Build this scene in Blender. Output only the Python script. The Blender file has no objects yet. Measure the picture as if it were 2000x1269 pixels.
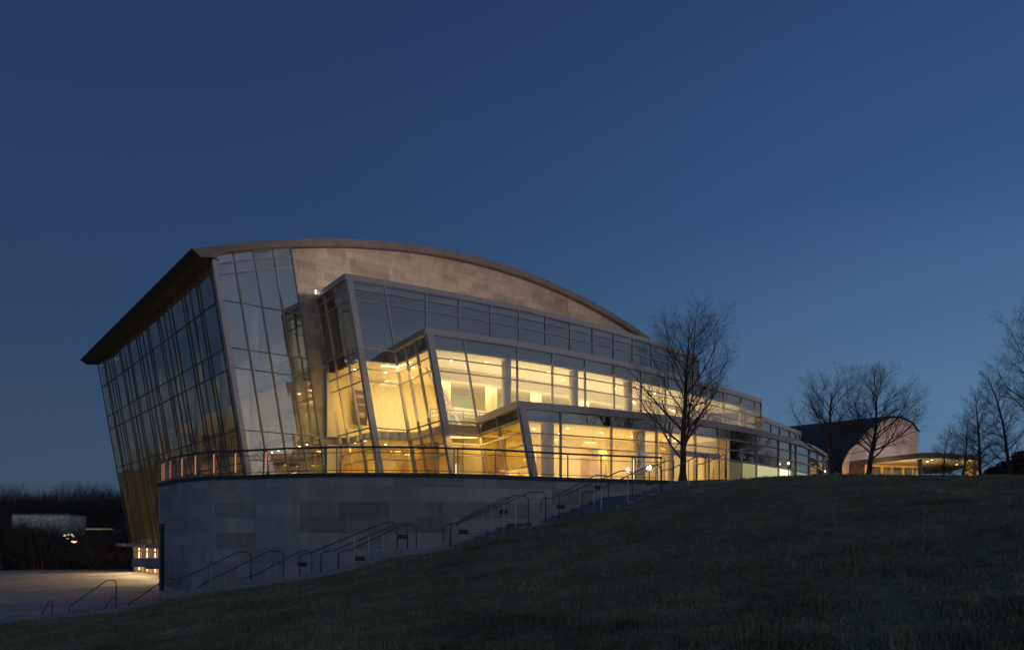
import bpy, math, random
import numpy as np
from mathutils import Vector as V

random.seed(7); np.random.seed(7)
sc = bpy.context.scene
col = sc.collection
# World frame: the photographer's eye is the origin, +Y looks at the hall, metres.
FOC = 1500.0; CX = 1000.0; HY = 1040.0
def at(px, py, Y):            # survey helper: sight line of a measured point at distance Y
    return V(((px-CX)/FOC*Y, Y, (HY-py)/FOC*Y))
def at_z(px, py, z):
    return at(px, py, z*FOC/(HY-py))

# ------------------------------------------------------------------ helpers
class MB:
    def __init__(s): s.v=[]; s.f=[]; s.uv=[]
    def face(s, pts, uv=None):
        b=len(s.v); s.v += [tuple(p) for p in pts]; s.f.append(tuple(range(b,b+len(pts))))
        s.uv += list(uv) if uv else [(0,0)]*len(pts)
    def bar(s, p, q, w, d, n):           # rectangular bar p->q: w across, d along n
        p=V(p); q=V(q); t=(q-p)
        if t.length<1e-6: return
        t.normalize(); n=V(n); n=(n-t*n.dot(t)).normalized(); u=t.cross(n)
        a=u*(w/2); c=n*(d/2)
        P=[p-a-c,p+a-c,p+a+c,p-a+c]; Q=[x+(q-p) for x in P]
        s.face(P[::-1]); s.face(Q)
        for i in range(4): j=(i+1)%4; s.face([P[i],P[j],Q[j],Q[i]])
    def tube(s, pts, r, n=8, caps=True):
        pts=[V(p) for p in pts]; m=len(pts); rs=r if isinstance(r,(list,tuple)) else [r]*m
        rings=[]; prev=None
        for i,p in enumerate(pts):
            t=(pts[min(i+1,m-1)]-pts[max(i-1,0)]).normalized()
            a=prev if prev is not None else (V((0,0,1)) if abs(t.z)<.9 else V((1,0,0)))
            a=(a-t*a.dot(t)).normalized(); prev=a; b=t.cross(a)
            rings.append([p+(a*math.cos(k*2*math.pi/n)+b*math.sin(k*2*math.pi/n))*rs[i] for k in range(n)])
        base=len(s.v)
        for R in rings: s.v += [tuple(x) for x in R]
        for i in range(m-1):
            for k in range(n):
                k2=(k+1)%n
                s.f.append((base+i*n+k,base+i*n+k2,base+(i+1)*n+k2,base+(i+1)*n+k)); s.uv += [(0,0)]*4
        if caps:
            s.f.append(tuple(base+k for k in range(n))[::-1]); s.uv += [(0,0)]*n
            s.f.append(tuple(base+(m-1)*n+k for k in range(n))); s.uv += [(0,0)]*n
    def prism(s, poly, z0, z1):
        n=len(poly); A=[(p[0],p[1],z0) for p in poly]; B=[(p[0],p[1],z1) for p in poly]
        area=sum(poly[i][0]*poly[(i+1)%n][1]-poly[(i+1)%n][0]*poly[i][1] for i in range(n))
        if area<0: A.reverse(); B.reverse()
        s.face(A[::-1],[(p[0],p[1]) for p in A[::-1]]); s.face(B,[(p[0],p[1]) for p in B])
        u=0
        for i in range(n):
            j=(i+1)%n; L=math.hypot(A[j][0]-A[i][0],A[j][1]-A[i][1])
            s.face([A[i],A[j],B[j],B[i]],[(u,z0),(u+L,z0),(u+L,z1),(u,z1)]); u+=L
    def box(s, c, dx, dy, dz, ax=(1,0)):   # c = centre of the base
        a=V((ax[0],ax[1],0)).normalized(); b=V((-a.y,a.x,0)); c=V(c)
        P=[c+a*(i*dx/2)+b*(j*dy/2) for i,j in ((-1,-1),(1,-1),(1,1),(-1,1))]
        s.prism([(p.x,p.y) for p in P], c.z, c.z+dz)
    def disc(s, c, r, n=12, up=False):
        P=[(c[0]+r*math.cos(i*2*math.pi/n),c[1]+r*math.sin(i*2*math.pi/n),c[2]) for i in range(n)]
        s.face(P if up else P[::-1])
    def build(s, name, mat, parent=None, smooth=False):
        me=bpy.data.meshes.new(name); me.from_pydata(s.v,[],s.f)
        if s.uv:
            L=me.uv_layers.new(name='UVMap'); L.data.foreach_set('uv',np.array(s.uv,dtype=np.float32).ravel())
        me.materials.append(mat)
        if smooth: me.polygons.foreach_set('use_smooth',[True]*len(me.polygons))
        me.update()
        o=bpy.data.objects.new(name,me); col.objects.link(o)
        if parent: par(o,parent)
        return o
def par(o,p):
    o.parent=p
    q=p; off=V((0,0,0))
    while q: off+=q.location; q=q.parent
    o.location=o.location-off
def tag(o,label=None,cat=None,group=None,kind=None):
    if label: o['label']=label
    if cat: o['category']=cat
    if group: o['group']=group
    if kind: o['kind']=kind
    return o
def thing(name,label,cat,loc=(0,0,0),group=None):
    o=bpy.data.objects.new(name,None); o.empty_display_size=.3; col.objects.link(o); o.location=loc
    return tag(o,label,cat,group)
def npmesh(name,verts,faces,mat,parent=None):       # faces: Nx3 or Nx4 int array
    verts=np.asarray(verts,dtype=np.float32); faces=np.asarray(faces,dtype=np.int32); k=faces.shape[1]
    me=bpy.data.meshes.new(name); me.vertices.add(len(verts)); me.vertices.foreach_set('co',verts.ravel())
    me.loops.add(faces.size); me.loops.foreach_set('vertex_index',faces.ravel())
    me.polygons.add(len(faces)); me.polygons.foreach_set('loop_start',np.arange(0,faces.size,k,dtype=np.int32))
    me.polygons.foreach_set('loop_total',np.full(len(faces),k,dtype=np.int32))
    me.materials.append(mat); me.update(calc_edges=True); me.validate()
    o=bpy.data.objects.new(name,me); col.objects.link(o)
    if parent: par(o,parent)
    return o

# ------------------------------------------------------------------ materials
class NT:
    def __init__(s,name):
        s.m=bpy.data.materials.new(name); s.m.use_nodes=True; s.t=s.m.node_tree
        for n in list(s.t.nodes): s.t.nodes.remove(n)
        s.out=s.t.nodes.new('ShaderNodeOutputMaterial')
    def n(s,typ,**kw):
        x=s.t.nodes.new('ShaderNode'+typ)
        for k,v in kw.items():
            if k.startswith('_'): setattr(x,k[1:],v)
            else:
                key=int(k[1:]) if k[0]=='i' and k[1:].isdigit() else k.replace('__',' ')
                if isinstance(v,bpy.types.NodeSocket): s.t.links.new(v,x.inputs[key])
                else: x.inputs[key].default_value=v
        return x
    def link(s,a,b): s.t.links.new(a,b)
    def ramp(s,fac,stops,interp='LINEAR'):
        r=s.t.nodes.new('ShaderNodeValToRGB'); r.color_ramp.interpolation=interp
        e=r.color_ramp.elements
        while len(e)<len(stops): e.new(.5)
        for el,(p,c) in zip(e,stops): el.position=p; el.color=(*c,1) if len(c)==3 else c
        s.link(fac,r.inputs[0]); return r.outputs[0]
def c3(*c): return (*c,1)
def simple(name,color,rough=.6,metal=0,noise=.15,scale=4,bump=0,spec=.5):
    t=NT(name); tc=t.n('TexCoord').outputs['Object']
    nz=t.n('TexNoise',Vector=tc,Scale=scale,Detail=6).outputs['Fac']
    cr=t.ramp(nz,[(.25,tuple(x*(1-noise) for x in color)),(.75,tuple(min(1,x*(1+noise)) for x in color))])
    b=t.n('BsdfPrincipled',Base__Color=cr,Roughness=rough,Metallic=metal)
    b.inputs['Specular IOR Level'].default_value=spec
    if bump: t.link(t.n('Bump',Height=nz,Strength=bump,Distance=.02).outputs[0],b.inputs['Normal'])
    t.link(b.outputs[0],t.out.inputs[0]); return t.m
def ashlar(name,light,dark,bw,bh,mort=(.2,.19,.17),dens=.18):
    t=NT(name); uv=t.n('UVMap').outputs[0]
    def bricks(w,h,off,sq,freq):
        b=t.n('TexBrick',Vector=uv,Color1=c3(0,0,0),Color2=c3(1,1,1),Mortar=c3(.5,.5,.5),Scale=1,Mortar__Size=.008,Mortar__Smooth=.1,Bias=0,Brick__Width=w,Row__Height=h)
        b.offset=off; b.offset_frequency=2; b.squash=sq; b.squash_frequency=freq
        return b
    b1=bricks(bw,bh,.37,.72,3); b2=bricks(bw*2.3,bh*2,.61,1.3,2)
    tone=t.ramp(b1.outputs['Color'],[(0,dark),(dens,dark),(dens+.12,tuple((a+2*b)/3 for a,b in zip(dark,light))),(.7,light),(1,tuple(min(1,x*1.1) for x in light))])
    t2=t.ramp(b2.outputs['Color'],[(0,(.72,.72,.7)),(.25,(.98,.98,.98)),(1,(1.06,1.06,1.08))])
    mp=t.n('Mapping',Vector=uv); mp.inputs['Scale'].default_value=(1.0,.16,1)
    stk=t.n('TexNoise',Vector=mp.outputs[0],Scale=1.6,Detail=8,Roughness=.7).outputs['Fac']
    nz0=t.n('TexNoise',Vector=uv,Scale=2.2,Detail=9,Roughness=.65).outputs['Fac']
    nz=t.n('Math',_operation='MULTIPLY_ADD',i0=stk,i1=.5,i2=t.n('Math',_operation='MULTIPLY',i0=nz0,i1=.5).outputs[0]).outputs[0]
    mot=t.ramp(nz,[(.36,(.78,.78,.77)),(.62,(1.1,1.09,1.08))])
    m1=t.n('Mix',_data_type='RGBA',_blend_type='MULTIPLY'); m1.inputs[0].default_value=1; t.link(tone,m1.inputs[6]); t.link(t2,m1.inputs[7])
    m2=t.n('Mix',_data_type='RGBA',_blend_type='MULTIPLY'); m2.inputs[0].default_value=1; t.link(m1.outputs[2],m2.inputs[6]); t.link(mot,m2.inputs[7])
    m3=t.n('Mix',_data_type='RGBA'); t.link(b1.outputs['Fac'],m3.inputs[0]); t.link(m2.outputs[2],m3.inputs[6]); m3.inputs[7].default_value=c3(*mort)
    b=t.n('BsdfPrincipled',Base__Color=m3.outputs[2],Roughness=.85)
    h=t.n('Math',_operation='SUBTRACT',i0=nz,i1=b1.outputs['Fac']).outputs[0]
    t.link(t.n('Bump',Height=h,Strength=.35,Distance=.015).outputs[0],b.inputs['Normal'])
    t.link(b.outputs[0],t.out.inputs[0]); return t.m
def glass_mat(name,r0,tint):
    t=NT(name); tc=t.n('TexCoord').outputs['Object']
    nz=t.n('TexNoise',Vector=tc,Scale=.45,Detail=1).outputs['Fac']
    bump=t.n('Bump',Height=nz,Strength=.07,Distance=.02).outputs[0]
    gm=t.n('NewGeometry')
    dp=t.n('VectorMath',_operation='DOT_PRODUCT',i0=gm.outputs['Normal'],i1=gm.outputs['Incoming']).outputs['Value']
    om=t.n('Math',_operation='SUBTRACT',i0=1.0,i1=t.n('Math',_operation='ABSOLUTE',i0=dp).outputs[0]).outputs[0]
    fr=t.n('Math',_operation='MULTIPLY_ADD',i0=t.n('Math',_operation='POWER',i0=om,i1=5.0).outputs[0],i1=.94,i2=.06).outputs[0]
    f=t.n('Math',_operation='MULTIPLY_ADD',i0=fr,i1=1.0-r0,i2=r0); f.use_clamp=True
    tr=t.n('BsdfTransparent',Color=c3(*tint)).outputs[0]
    gl=t.n('BsdfGlossy',Color=c3(.92,.96,1),Roughness=0.0,Normal=bump).outputs[0]
    mx=t.n('MixShader',i0=f.outputs[0],i1=tr,i2=gl)
    t.link(mx.outputs[0],t.out.inputs[0]); return t.m
def emit(name,color,strength,sample=True):
    t=NT(name); e=t.n('Emission',Color=c3(*color),Strength=strength); t.link(e.outputs[0],t.out.inputs[0])
    if not sample: t.m.cycles.emission_sampling='NONE'
    return t.m

M={}
M['stone']=ashlar('pale_limestone',(.47,.415,.36),(.39,.335,.28),1.3,.46,mort=(.3,.26,.22),dens=.2)
M['drum']=ashlar('terrace_limestone',(.4,.39,.365),(.305,.29,.255),1.9,.6,mort=(.23,.23,.215),dens=.16)
M['far_stone']=ashlar('far_limestone',(.6,.5,.45),(.52,.43,.38),1.4,.6)
M['glass']=glass_mat('coated_glass',.17,(.86,.88,.84))
M['glass_corner']=glass_mat('corner_glass',.3,(.84,.86,.82))
M['glass_side']=glass_mat('side_glass',.07,(.84,.8,.6))
M['glass_left']=glass_mat('plaza_glass',.2,(.8,.78,.64))
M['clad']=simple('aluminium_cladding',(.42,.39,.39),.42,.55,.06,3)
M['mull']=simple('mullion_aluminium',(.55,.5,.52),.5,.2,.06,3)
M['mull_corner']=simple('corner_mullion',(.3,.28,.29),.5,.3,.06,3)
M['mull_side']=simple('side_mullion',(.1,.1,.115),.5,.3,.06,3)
M['dark']=simple('dark_metal',(.05,.05,.055),.5,.4,.1)
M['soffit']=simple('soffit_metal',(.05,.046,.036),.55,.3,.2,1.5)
M['zinc']=simple('roof_zinc',(.2,.185,.175),.6,.2,.2,1.4,.15)
M['slate']=simple('dark_roof',(.04,.036,.036),.6,.1,.2,1.0)
M['steel']=simple('stainless_steel',(.3,.31,.33),.42,.8,.08,6)
M['handrail']=simple('handrail_tube',(.13,.13,.15),.45,.5,.08,6)
M['post']=simple('bright_post',(.5,.49,.5),.4,.8,.08,6)
M['rail']=simple('rail_tube',(.1,.11,.14),.45,.7,.08,6)
M['cream']=simple('cream_plaster',(.78,.72,.58),.75,0,.03,1.2)
M['ceil']=simple('ceiling_white',(.82,.78,.68),.8,0,.02,1)
M['wood']=simple('maple_panel',(.5,.33,.14),.5,0,.18,2.5)
M['inwall']=simple('ochre_plaster',(.44,.4,.25),.7,0,.06,1)
M['floor']=simple('terrazzo_floor',(.55,.48,.36),.35,0,.08,6)
M['slab']=simple('slab_edge',(.3,.28,.25),.7,0,.08)
M['deck']=simple('terrace_paving',(.3,.29,.27),.7,0,.15,3)
M['conc']=simple('concrete',(.3,.3,.295),.85,0,.2,3,.2)
M['wcol']=simple('column_white',(.62,.52,.38),.6,0,.03)
M['bark']=simple('tree_bark',(.055,.045,.042),.85,0,.35,7,.4)
M['twig']=simple('twig_bark',(.085,.063,.06),.8,0,.3,5)
M['wood_far']=simple('far_twigs',(.085,.068,.06),.9,0,.3,.8)
M['hillmat']=simple('hill_litter',(.02,.019,.016),.95,0,.4,.3)
M['ever']=simple('evergreen_leaf',(.018,.024,.016),.7,0,.4,3)
M['down']=emit('downlight_lens',(1,.86,.6),14,False)
M['post_glow']=emit('lit_post_glow',(1,.33,.14),.62)  # lamplight on the post faces, put in as a glowing colour
M['slabglass']=glass_mat('balustrade_glass',.05,(.85,.9,.86))
def pane(n,c,s): return emit('lit_frosted_'+n,c,s)
FROST=[pane('dim',(.66,.6,.36),.2),pane('olive',(.85,.78,.36),.55),pane('pale',(.95,.87,.45),.9),pane('bright',(1,.93,.62),2.0)]

# paving: wide slabs with joints and stains
def paving():
    t=NT('plaza_paving'); tc=t.n('TexCoord').outputs['Object']
    nz=t.n('TexNoise',Vector=tc,Scale=.28,Detail=7,Roughness=.6).outputs['Fac']
    b=t.n('TexBrick',Vector=tc,Color1=c3(.45,.4,.325),Color2=c3(.53,.47,.385),Mortar=c3(.15,.145,.14),Scale=1,Mortar__Size=.022,Brick__Width=2.4,Row__Height=2.4)
    st=t.ramp(nz,[(.35,(.62,.62,.64)),(.65,(1.1,1.08,1.05))])
    m=t.n('Mix',_data_type='RGBA',_blend_type='MULTIPLY'); m.inputs[0].default_value=1; t.link(b.outputs[0],m.inputs[6]); t.link(st,m.inputs[7])
    p=t.n('BsdfPrincipled',Base__Color=m.outputs[2],Roughness=.7); t.link(p.outputs[0],t.out.inputs[0]); return t.m
M['paving']=paving()
def lawnmat(name,a,b,s=1.0):
    t=NT(name); tc=t.n('TexCoord').outputs['Object']
    n1=t.n('TexNoise',Vector=tc,Scale=.8*s,Detail=8,Roughness=.7).outputs['Fac']
    n2=t.n('TexNoise',Vector=tc,Scale=9*s,Detail=6,Roughness=.7).outputs['Fac']
    mix=t.n('Math',_operation='MULTIPLY_ADD',i0=n2,i1=.4,i2=t.n('Math',_operation='MULTIPLY',i0=n1,i1=.65).outputs[0]).outputs[0]
    cr=t.ramp(mix,[(.38,a),(.55,tuple((x+y)/2 for x,y in zip(a,b))),(.72,b)])
    p=t.n('BsdfPrincipled',Base__Color=cr,Roughness=.9); p.inputs['Specular IOR Level'].default_value=.15
    t.link(t.n('Bump',Height=n2,Strength=.8,Distance=.06).outputs[0],p.inputs['Normal'])
    t.link(p.outputs[0],t.out.inputs[0]); return t.m
M['lawn']=lawnmat('winter_lawn',(.06,.066,.036),(.34,.33,.19))
M['blade']=lawnmat('grass_blades',(.09,.094,.05),(.46,.44,.255),.6)

# ------------------------------------------------------------------ plan curves
def interp(x,tab): return float(np.interp(x,[a for a,b in tab],[b for a,b in tab]))
DR=[(-60,39),(0,38),(150,37.6),(250,37),(310,36.3),(336,33.7),(375,32.2),(416,31.4),(482,31.0),(559,30.2),(658,29.74),(750,29.72),(850,29.95),(970,30.75),(1045,31.6),(1120,32.4),(1200,33.1),(1300,34.0),(1420,36.4)]
CU=[(-60,31.6),(30,31.2),(180,30.3),(325,29.0),(515,27.3),(735,26.3),(870,26.0),(1050,26.8),(1100,27.3),(1230,28.6),(1295,29.6),(1360,31),(1420,33)]
CUY=[(-60,1223),(30,1206),(310,1179.5),(311,1179),(324,1157),(515,1135),(728,1100),(732,1087),(770,1074),(870,1070),(950,1050),(1050,1022),(1100,1010),(1136,1006),(1228,984),(1292,956),(1360,949),(1426,939)]
def rim(px,z=2.3):
    Y=interp(px,DR); return V(((px-CX)/FOC*Y,Y,z))
def curb(px):
    Y=interp(px,CU); return at(px,interp(px,CUY),Y)
DECK=2.3; PLZ=-3.8

# ------------------------------------------------------------------ ground
T3tab=[(1010,782.6),(1079.4,789.0),(1143.4,794.2),(1200,800.2),(1297,810.3),(1380,820.5),(1439.5,830.8),(1474,837.8),(1521,849.0),(1561,860),(1587.6,870),(1606.5,880.8),(1614.7,889.6)]
CTRL=[]
for px in list(range(-60,1430,40)):
    p=curb(px); CTRL.append((p.x,p.y,p.z-(.15 if px<880 else .03)))
CTRL+=[(0,0,-1.62),(-10,0,-2.7),(10,0,-.75),(0,-25,-2.3),(-11,14,-2.75),(-20,18,-3.7),(-24,28,-3.85),(-35,25,-3.9),(0,12,-1.35),(10,12,-.1),(20,12,.9),
 (0,20,-.75),(9,20,.65),(15,25,1.65),(20,32,2.3),(12.5,36,2.62),(15.5,39,2.72),(19,41,2.8),(24,43,2.92),(30,45,3.0),(36,47,3.1),(28,25,1.9),(40,25,2.3),
 (17,46,2.55),(22,50,2.5),(28,55,2.7),(36,56,3.1),(30,65,2.9),(40,70,3.6),(34,80,3.9),(45,88,5.2),(55,95,5.4),(30,100,4.5),(60,120,5.5),(90,110,5.5),(60,60,3.2),(80,50,3),(45,40,2.7),(60,20,2),(45,0,1.6),(30,-25,.8),(70,-20,2),(-40,-20,-4),(120,60,3),(120,0,3)]
CP=np.array(CTRL)
def tps(r2): return np.where(r2>1e-9,r2*np.log(np.maximum(r2,1e-9))*.5,0)
_d=((CP[:,None,:2]-CP[None,:,:2])**2).sum(-1); _n=len(CP)
_A=np.zeros((_n+3,_n+3)); _A[:_n,:_n]=tps(_d)+np.eye(_n)*2.0; _A[:_n,_n]=1; _A[:_n,_n+1:]=CP[:,:2]; _A[_n,:_n]=1; _A[_n+1:,:_n]=CP[:,:2].T
_w=np.linalg.solve(_A,np.r_[CP[:,2],0,0,0])
def terr(P):
    P=np.atleast_2d(P); r2=((P[:,None,:]-CP[None,:,:2])**2).sum(-1)
    return tps(r2)@_w[:_n]+_w[_n]+P@_w[_n+1:]
# boundary of the lawn towards the stairs, terrace and plaza: bearing -> nearest distance kept as lawn
def lawn_limit(x,y):
    px=CX+FOC*x/np.maximum(y,.1)
    lim=np.interp(px,[a for a,b in CU],[b for a,b in CU])
    return lim
def lawn_mask(x,y):          # True where there is lawn
    px=CX+FOC*x/np.maximum(y,.1)
    lim=lawn_limit(x,y)
    inside=(y<=lim+.12)|(y<.5)
    right=px>1420
    # right of the deck edge the lawn goes on behind the crest
    edge=np.interp(y,[33,42,50.5,58,66,74],[9.3,12.6,15.6,20.6,26.2,28.5])
    far=(x>edge)&(y>33)
    return np.where(right,(y<33)|far,inside)
gx=np.concatenate([np.arange(-60,-26,2),np.arange(-26,34,.3),np.arange(34,62,1.0),np.arange(62,131,4)])
gy=np.concatenate([np.arange(-60,4,4),np.arange(4,52,.3),np.arange(52,84,1.0),np.arange(84,141,4)])
GX,GY=np.meshgrid(gx,gy); PTS=np.c_[GX.ravel(),GY.ravel()]
Z=terr(PTS); msk=lawn_mask(PTS[:,0],PTS[:,1])
Z=np.clip(Z,-4.6,6)
rng=np.random.RandomState(3)
Z+= np.where(PTS[:,1]<52, (rng.rand(len(Z))-.5)*.035, 0)
Z=np.where(msk,Z,-4.7)
nx,ny=len(gx),len(gy); I=np.arange(nx*ny).reshape(ny,nx)
F=np.stack([I[:-1,:-1],I[:-1,1:],I[1:,1:],I[1:,:-1]],-1).reshape(-1,4)
o=npmesh('lawn',np.c_[PTS,Z],F,M['lawn']); o.data.polygons.foreach_set('use_smooth',[True]*len(o.data.polygons)); tag(o,kind='structure')

mb=MB(); mb.face([(-900,-700,-4.9),(900,-700,-4.9),(900,1200,-4.9),(-900,1200,-4.9)]); tag(mb.build('ground',M['hillmat']),kind='structure')
mb=MB(); mb.face([(-95,24,PLZ),(-6,24,PLZ),(-6,120,PLZ),(-95,78,PLZ)]); 
mb=MB(); mb.face([(-110,20,PLZ),(-8,28,PLZ),(-8,90,PLZ),(-60,76.5,PLZ),(-110,72,PLZ)]); tag(mb.build('plaza',M['paving']),kind='structure')

# rising wooded ground: far left and behind the photographer
def bank(pts,name):
    mb=MB()
    for (a,b) in zip(pts[:-1],pts[1:]):
        mb.face([(a[0],a[1],-4.6),(b[0],b[1],-4.6),(b[2],b[3],b[4]),(a[2],a[3],a[4])])
        A=V((a[2],a[3],a[4])); B=V((b[2],b[3],b[4])); k=1.5
        mb.face([A,B,(b[2]*k,b[3]*k,b[4]),(a[2]*k,a[3]*k,a[4])])
    return tag(mb.build(name,M['hillmat']),kind='structure')
bank([(-150,-60,-230,-90,5),(-160,20,-240,40,5),(-120,72,-180,130,5.5),(-60,80,-110,170,6.4),(-30,100,-60,190,6.4),(10,150,10,240,3)],'hillside')
bank([(130,20,190,25,6),(120,-40,170,-60,6.5),(70,-75,100,-110,6.5),(20,-85,28,-125,5)],'wooded_rise')

# grass blades on the part of the lawn the camera looks over
def grass():
    r=np.random.RandomState(11); n=330000
    y=5.5+ (r.rand(n)**1.35)*42; x=(r.rand(n)*1.45-.72)*y
    k=lawn_mask(x,y)&(y<46); x=x[k]; y=y[k]; n=len(x)
    z=np.concatenate([terr(np.c_[x[i:i+20000],y[i:i+20000]]) for i in range(0,n,20000)])
    cl=np.clip((np.sin(x*2.3+np.sin(y*1.7)*2)+np.sin(y*2.9+np.sin(x*1.3)*2)+np.sin(x*7.1+y*3.3)*np.sin(y*6.2-x*2.1))*.3+.45,0,1.2)
    tb=r.rand(997); ce=(np.floor(x/.27+np.sin(y*3)*.3)*131+np.floor(y/.42+np.sin(x*4)*.3)*71).astype(int)%997; cl=cl*(.25+1.5*tb[ce]**1.5); h=(.03+.065*r.rand(n))*(.4+1.0*cl); w=.006+.012*r.rand(n)+y*.00035
    a=r.rand(n)*6.283; lx=(r.rand(n)-.5)*.07; ly=(r.rand(n)-.5)*.07
    dx=np.cos(a)*w; dy=np.sin(a)*w
    P=np.stack([np.c_[x-dx,y-dy,z-.02],np.c_[x+dx,y+dy,z-.02],np.c_[x+lx,y+ly,z+h]],1).reshape(-1,3)
    o=npmesh('grass',P,np.arange(len(P)).reshape(-1,3),M['blade'])
    tag(o,'short dark winter grass blades covering the sloping lawn','grass',kind='stuff')
grass()

# ------------------------------------------------------------------ the concert hall
U=V((.785,.6195,0)).normalized(); N=V((U.y,-U.x,0)); Ld=V((-.6187,.7857,0))   # along front, out of front, along left side
A0=V((-17.9,46.0,16.4)); KL=.165
hall=thing('concert_hall','glass and limestone concert hall with curved roof and lit stepped lobbies behind the terrace','building',(0,52,DECK))
def front(t,z=0): return V((A0.x,A0.y,z))+U*t
def archz(t): return 20.75-.00905*(t-20)**2

def curtain(name, st, rows, nrm, gm, mw=.075, md=.16, tw=.06, skip_bars=(), wide=None, label=None, jit=.014, frame='mull', pair=None):
    """st: list of (fn(z)->V, zlow, ztop); rows: list of z levels or callables (station index)->z."""
    mb=MB()
    root=None; bays=[]
    def P(i,z): return st[i][0](z)
    for i,(fn,zl,zt) in enumerate(st):
        if i in skip_bars: continue
        w=mw if not wide or i not in wide else wide[i]
        n=nrm(i)
        mb.bar(fn(zl),fn(zt),w,md if w==mw else md*1.5,n)
        if pair and i in pair: pass
    for i in range(len(st)-1):
        zl=max(st[i][1],st[i+1][1]); 
        n=nrm(i)
        def lev(k,j): 
            r=rows[k]; return r(j) if callable(r) else r
        g=MB(); prev=None
        ks=[k for k in range(len(rows)) if lev(k,i)>zl+.05]
        levels=[(zl,zl)]+[(lev(k,i),lev(k,i+1)) for k in ks]
        levels=[l for l in levels if l[0]<=st[i][2]+1e-6]
        if levels[-1][0]<st[i][2]-.05: levels.append((st[i][2],st[i+1][2]))
        for (a,b) in levels:
            mb.bar(P(i,a),P(i+1,b),tw,md*.8,n)
        for (a0,b0),(a1,b1) in zip(levels[:-1],levels[1:]):
            q=[P(i,a0),P(i+1,b0),P(i+1,b1),P(i,a1)]
            q=[p+n*random.uniform(-jit,jit) for p in q]
            g.face(q)
        bays.append(g)
    root=mb.build(name,M[frame],hall)
    if label: root['label']=label
    for g in bays:
        if g.f: g.build('glass_bay',M[gm],root)
    return root

def lerp(p,q,n): return [p+(q-p)*(i/n) for i in range(n+1)]
# --- left side wall of glass, leaning out
LZ0=-1.15; LLEN=35.6
def leftfn(s): return lambda z: V((A0.x,A0.y,z))+U*(KL*(A0.z-z))+Ld*s
mods=11; stl=[]
for m in range(mods):
    s0=LLEN*m/mods
    stl.append(s0)
    if m<mods:
        stl.append(s0+(.62 if m%3 else .8))
        if m%2: stl.append(s0+2.0)
stl=sorted(set(stl+[LLEN])); 
NL=-U
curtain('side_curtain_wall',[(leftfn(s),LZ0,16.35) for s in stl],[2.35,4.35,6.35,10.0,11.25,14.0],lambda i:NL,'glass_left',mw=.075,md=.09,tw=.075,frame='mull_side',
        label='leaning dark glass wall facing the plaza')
# corner post of the hall
mb=MB(); f=leftfn(0)
mb.bar(f(-1.1)+N*.04,f(16.35)+N*.04,.3,.36,N); mb.build('corner_post',M['clad'],hall)
# --- glass corner on the front
def frontfn(t): return lambda z: front(t,z)+U*(KL*(A0.z-z))
def ztop(t): return min(archz(t)-.5,archz(t)-.5)
ts=[.16,1.3,2.6,3.9,5.13]
# top of each leaning mullion follows the roof curve
def ctop(t):
    z=16.4
    for _ in range(12): z=archz(t+KL*(A0.z-z))-.56
    return z
stc=[(frontfn(t),DECK,ctop(t)) for t in ts]
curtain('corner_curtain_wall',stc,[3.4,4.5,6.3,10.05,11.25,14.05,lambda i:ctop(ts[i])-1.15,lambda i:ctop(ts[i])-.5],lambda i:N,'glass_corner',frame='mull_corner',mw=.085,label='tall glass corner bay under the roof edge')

# --- limestone gable wall (also the inner wall of the lobbies)
T_R=43.5
mb=MB()
def jamb(z): return 5.19+KL*(A0.z-z)
prof=[]
zj=ctop(5.19)-.0
tt=[jamb(zj)]+list(np.linspace(jamb(zj)+1,T_R,40))
top=[(t,archz(t)-.58) for t in tt]
poly=[(jamb(DECK),DECK),(T_R,DECK)]+[(t,z) for t,z in reversed(top)]
f0=[front(t,z) for t,z in poly]; f1=[front(t,z)-N*.5 for t,z in poly]
mb.face(f0,poly); mb.face(f1[::-1],poly[::-1])
for i in range(len(poly)):
    j=(i+1)%len(poly); mb.face([f0[j],f0[i],f1[i],f1[j]],[(0,poly[j][1]),(0,poly[i][1]),(.5,poly[i][1]),(.5,poly[j][1])])
mb.build('stone_wall',M['stone'],hall)

# --- vaulted roof
mb=MB()
tp=[-1.36]+list(np.linspace(-.6,44.2,48)); sec_top=[(t,archz(t)-.09) for t in tp]; sec_top[0]=(-1.36,16.6)
sec_bot=[(44.2,archz(44.2)-.52)]+[(t,archz(t)-.52) for t in np.linspace(43.5,.6,46)]+[(0,16.36),(-.84,16.22)]
sec=sec_top+sec_bot
ns=7; S=[-.42]+list(np.linspace(0,LLEN+.8,ns))
R=[[front(t,z)+Ld*s for t,z in sec] for s in S]
for a,b in zip(R[:-1],R[1:]):
    for i in range(len(sec)):
        j=(i+1)%len(sec); mb.face([a[j],a[i],b[i],b[j]])
nt=len(sec_top); nb=len(sec_bot)
for R_,rev in ((R[0],False),(R[-1],True)):
    Tn=[R_[k] for k in range(nt)]; Bn=[R_[-1-k] for k in range(nb)]   # both run left -> right
    m=max(nt,nb); 
    for k in range(m-1):
        a0,a1=Tn[min(k,nt-1)],Tn[min(k+1,nt-1)]; b0,b1=Bn[min(k,nb-1)],Bn[min(k+1,nb-1)]
        q=[b0,b1,a1,a0] if not rev else [a0,a1,b1,b0]
        u=[]; 
        for p in q:
            if not any((p-x).length<1e-6 for x in u): u.append(p)
        if len(u)>2: mb.face(u)
mb.build('roof',M['zinc'],hall)
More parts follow.
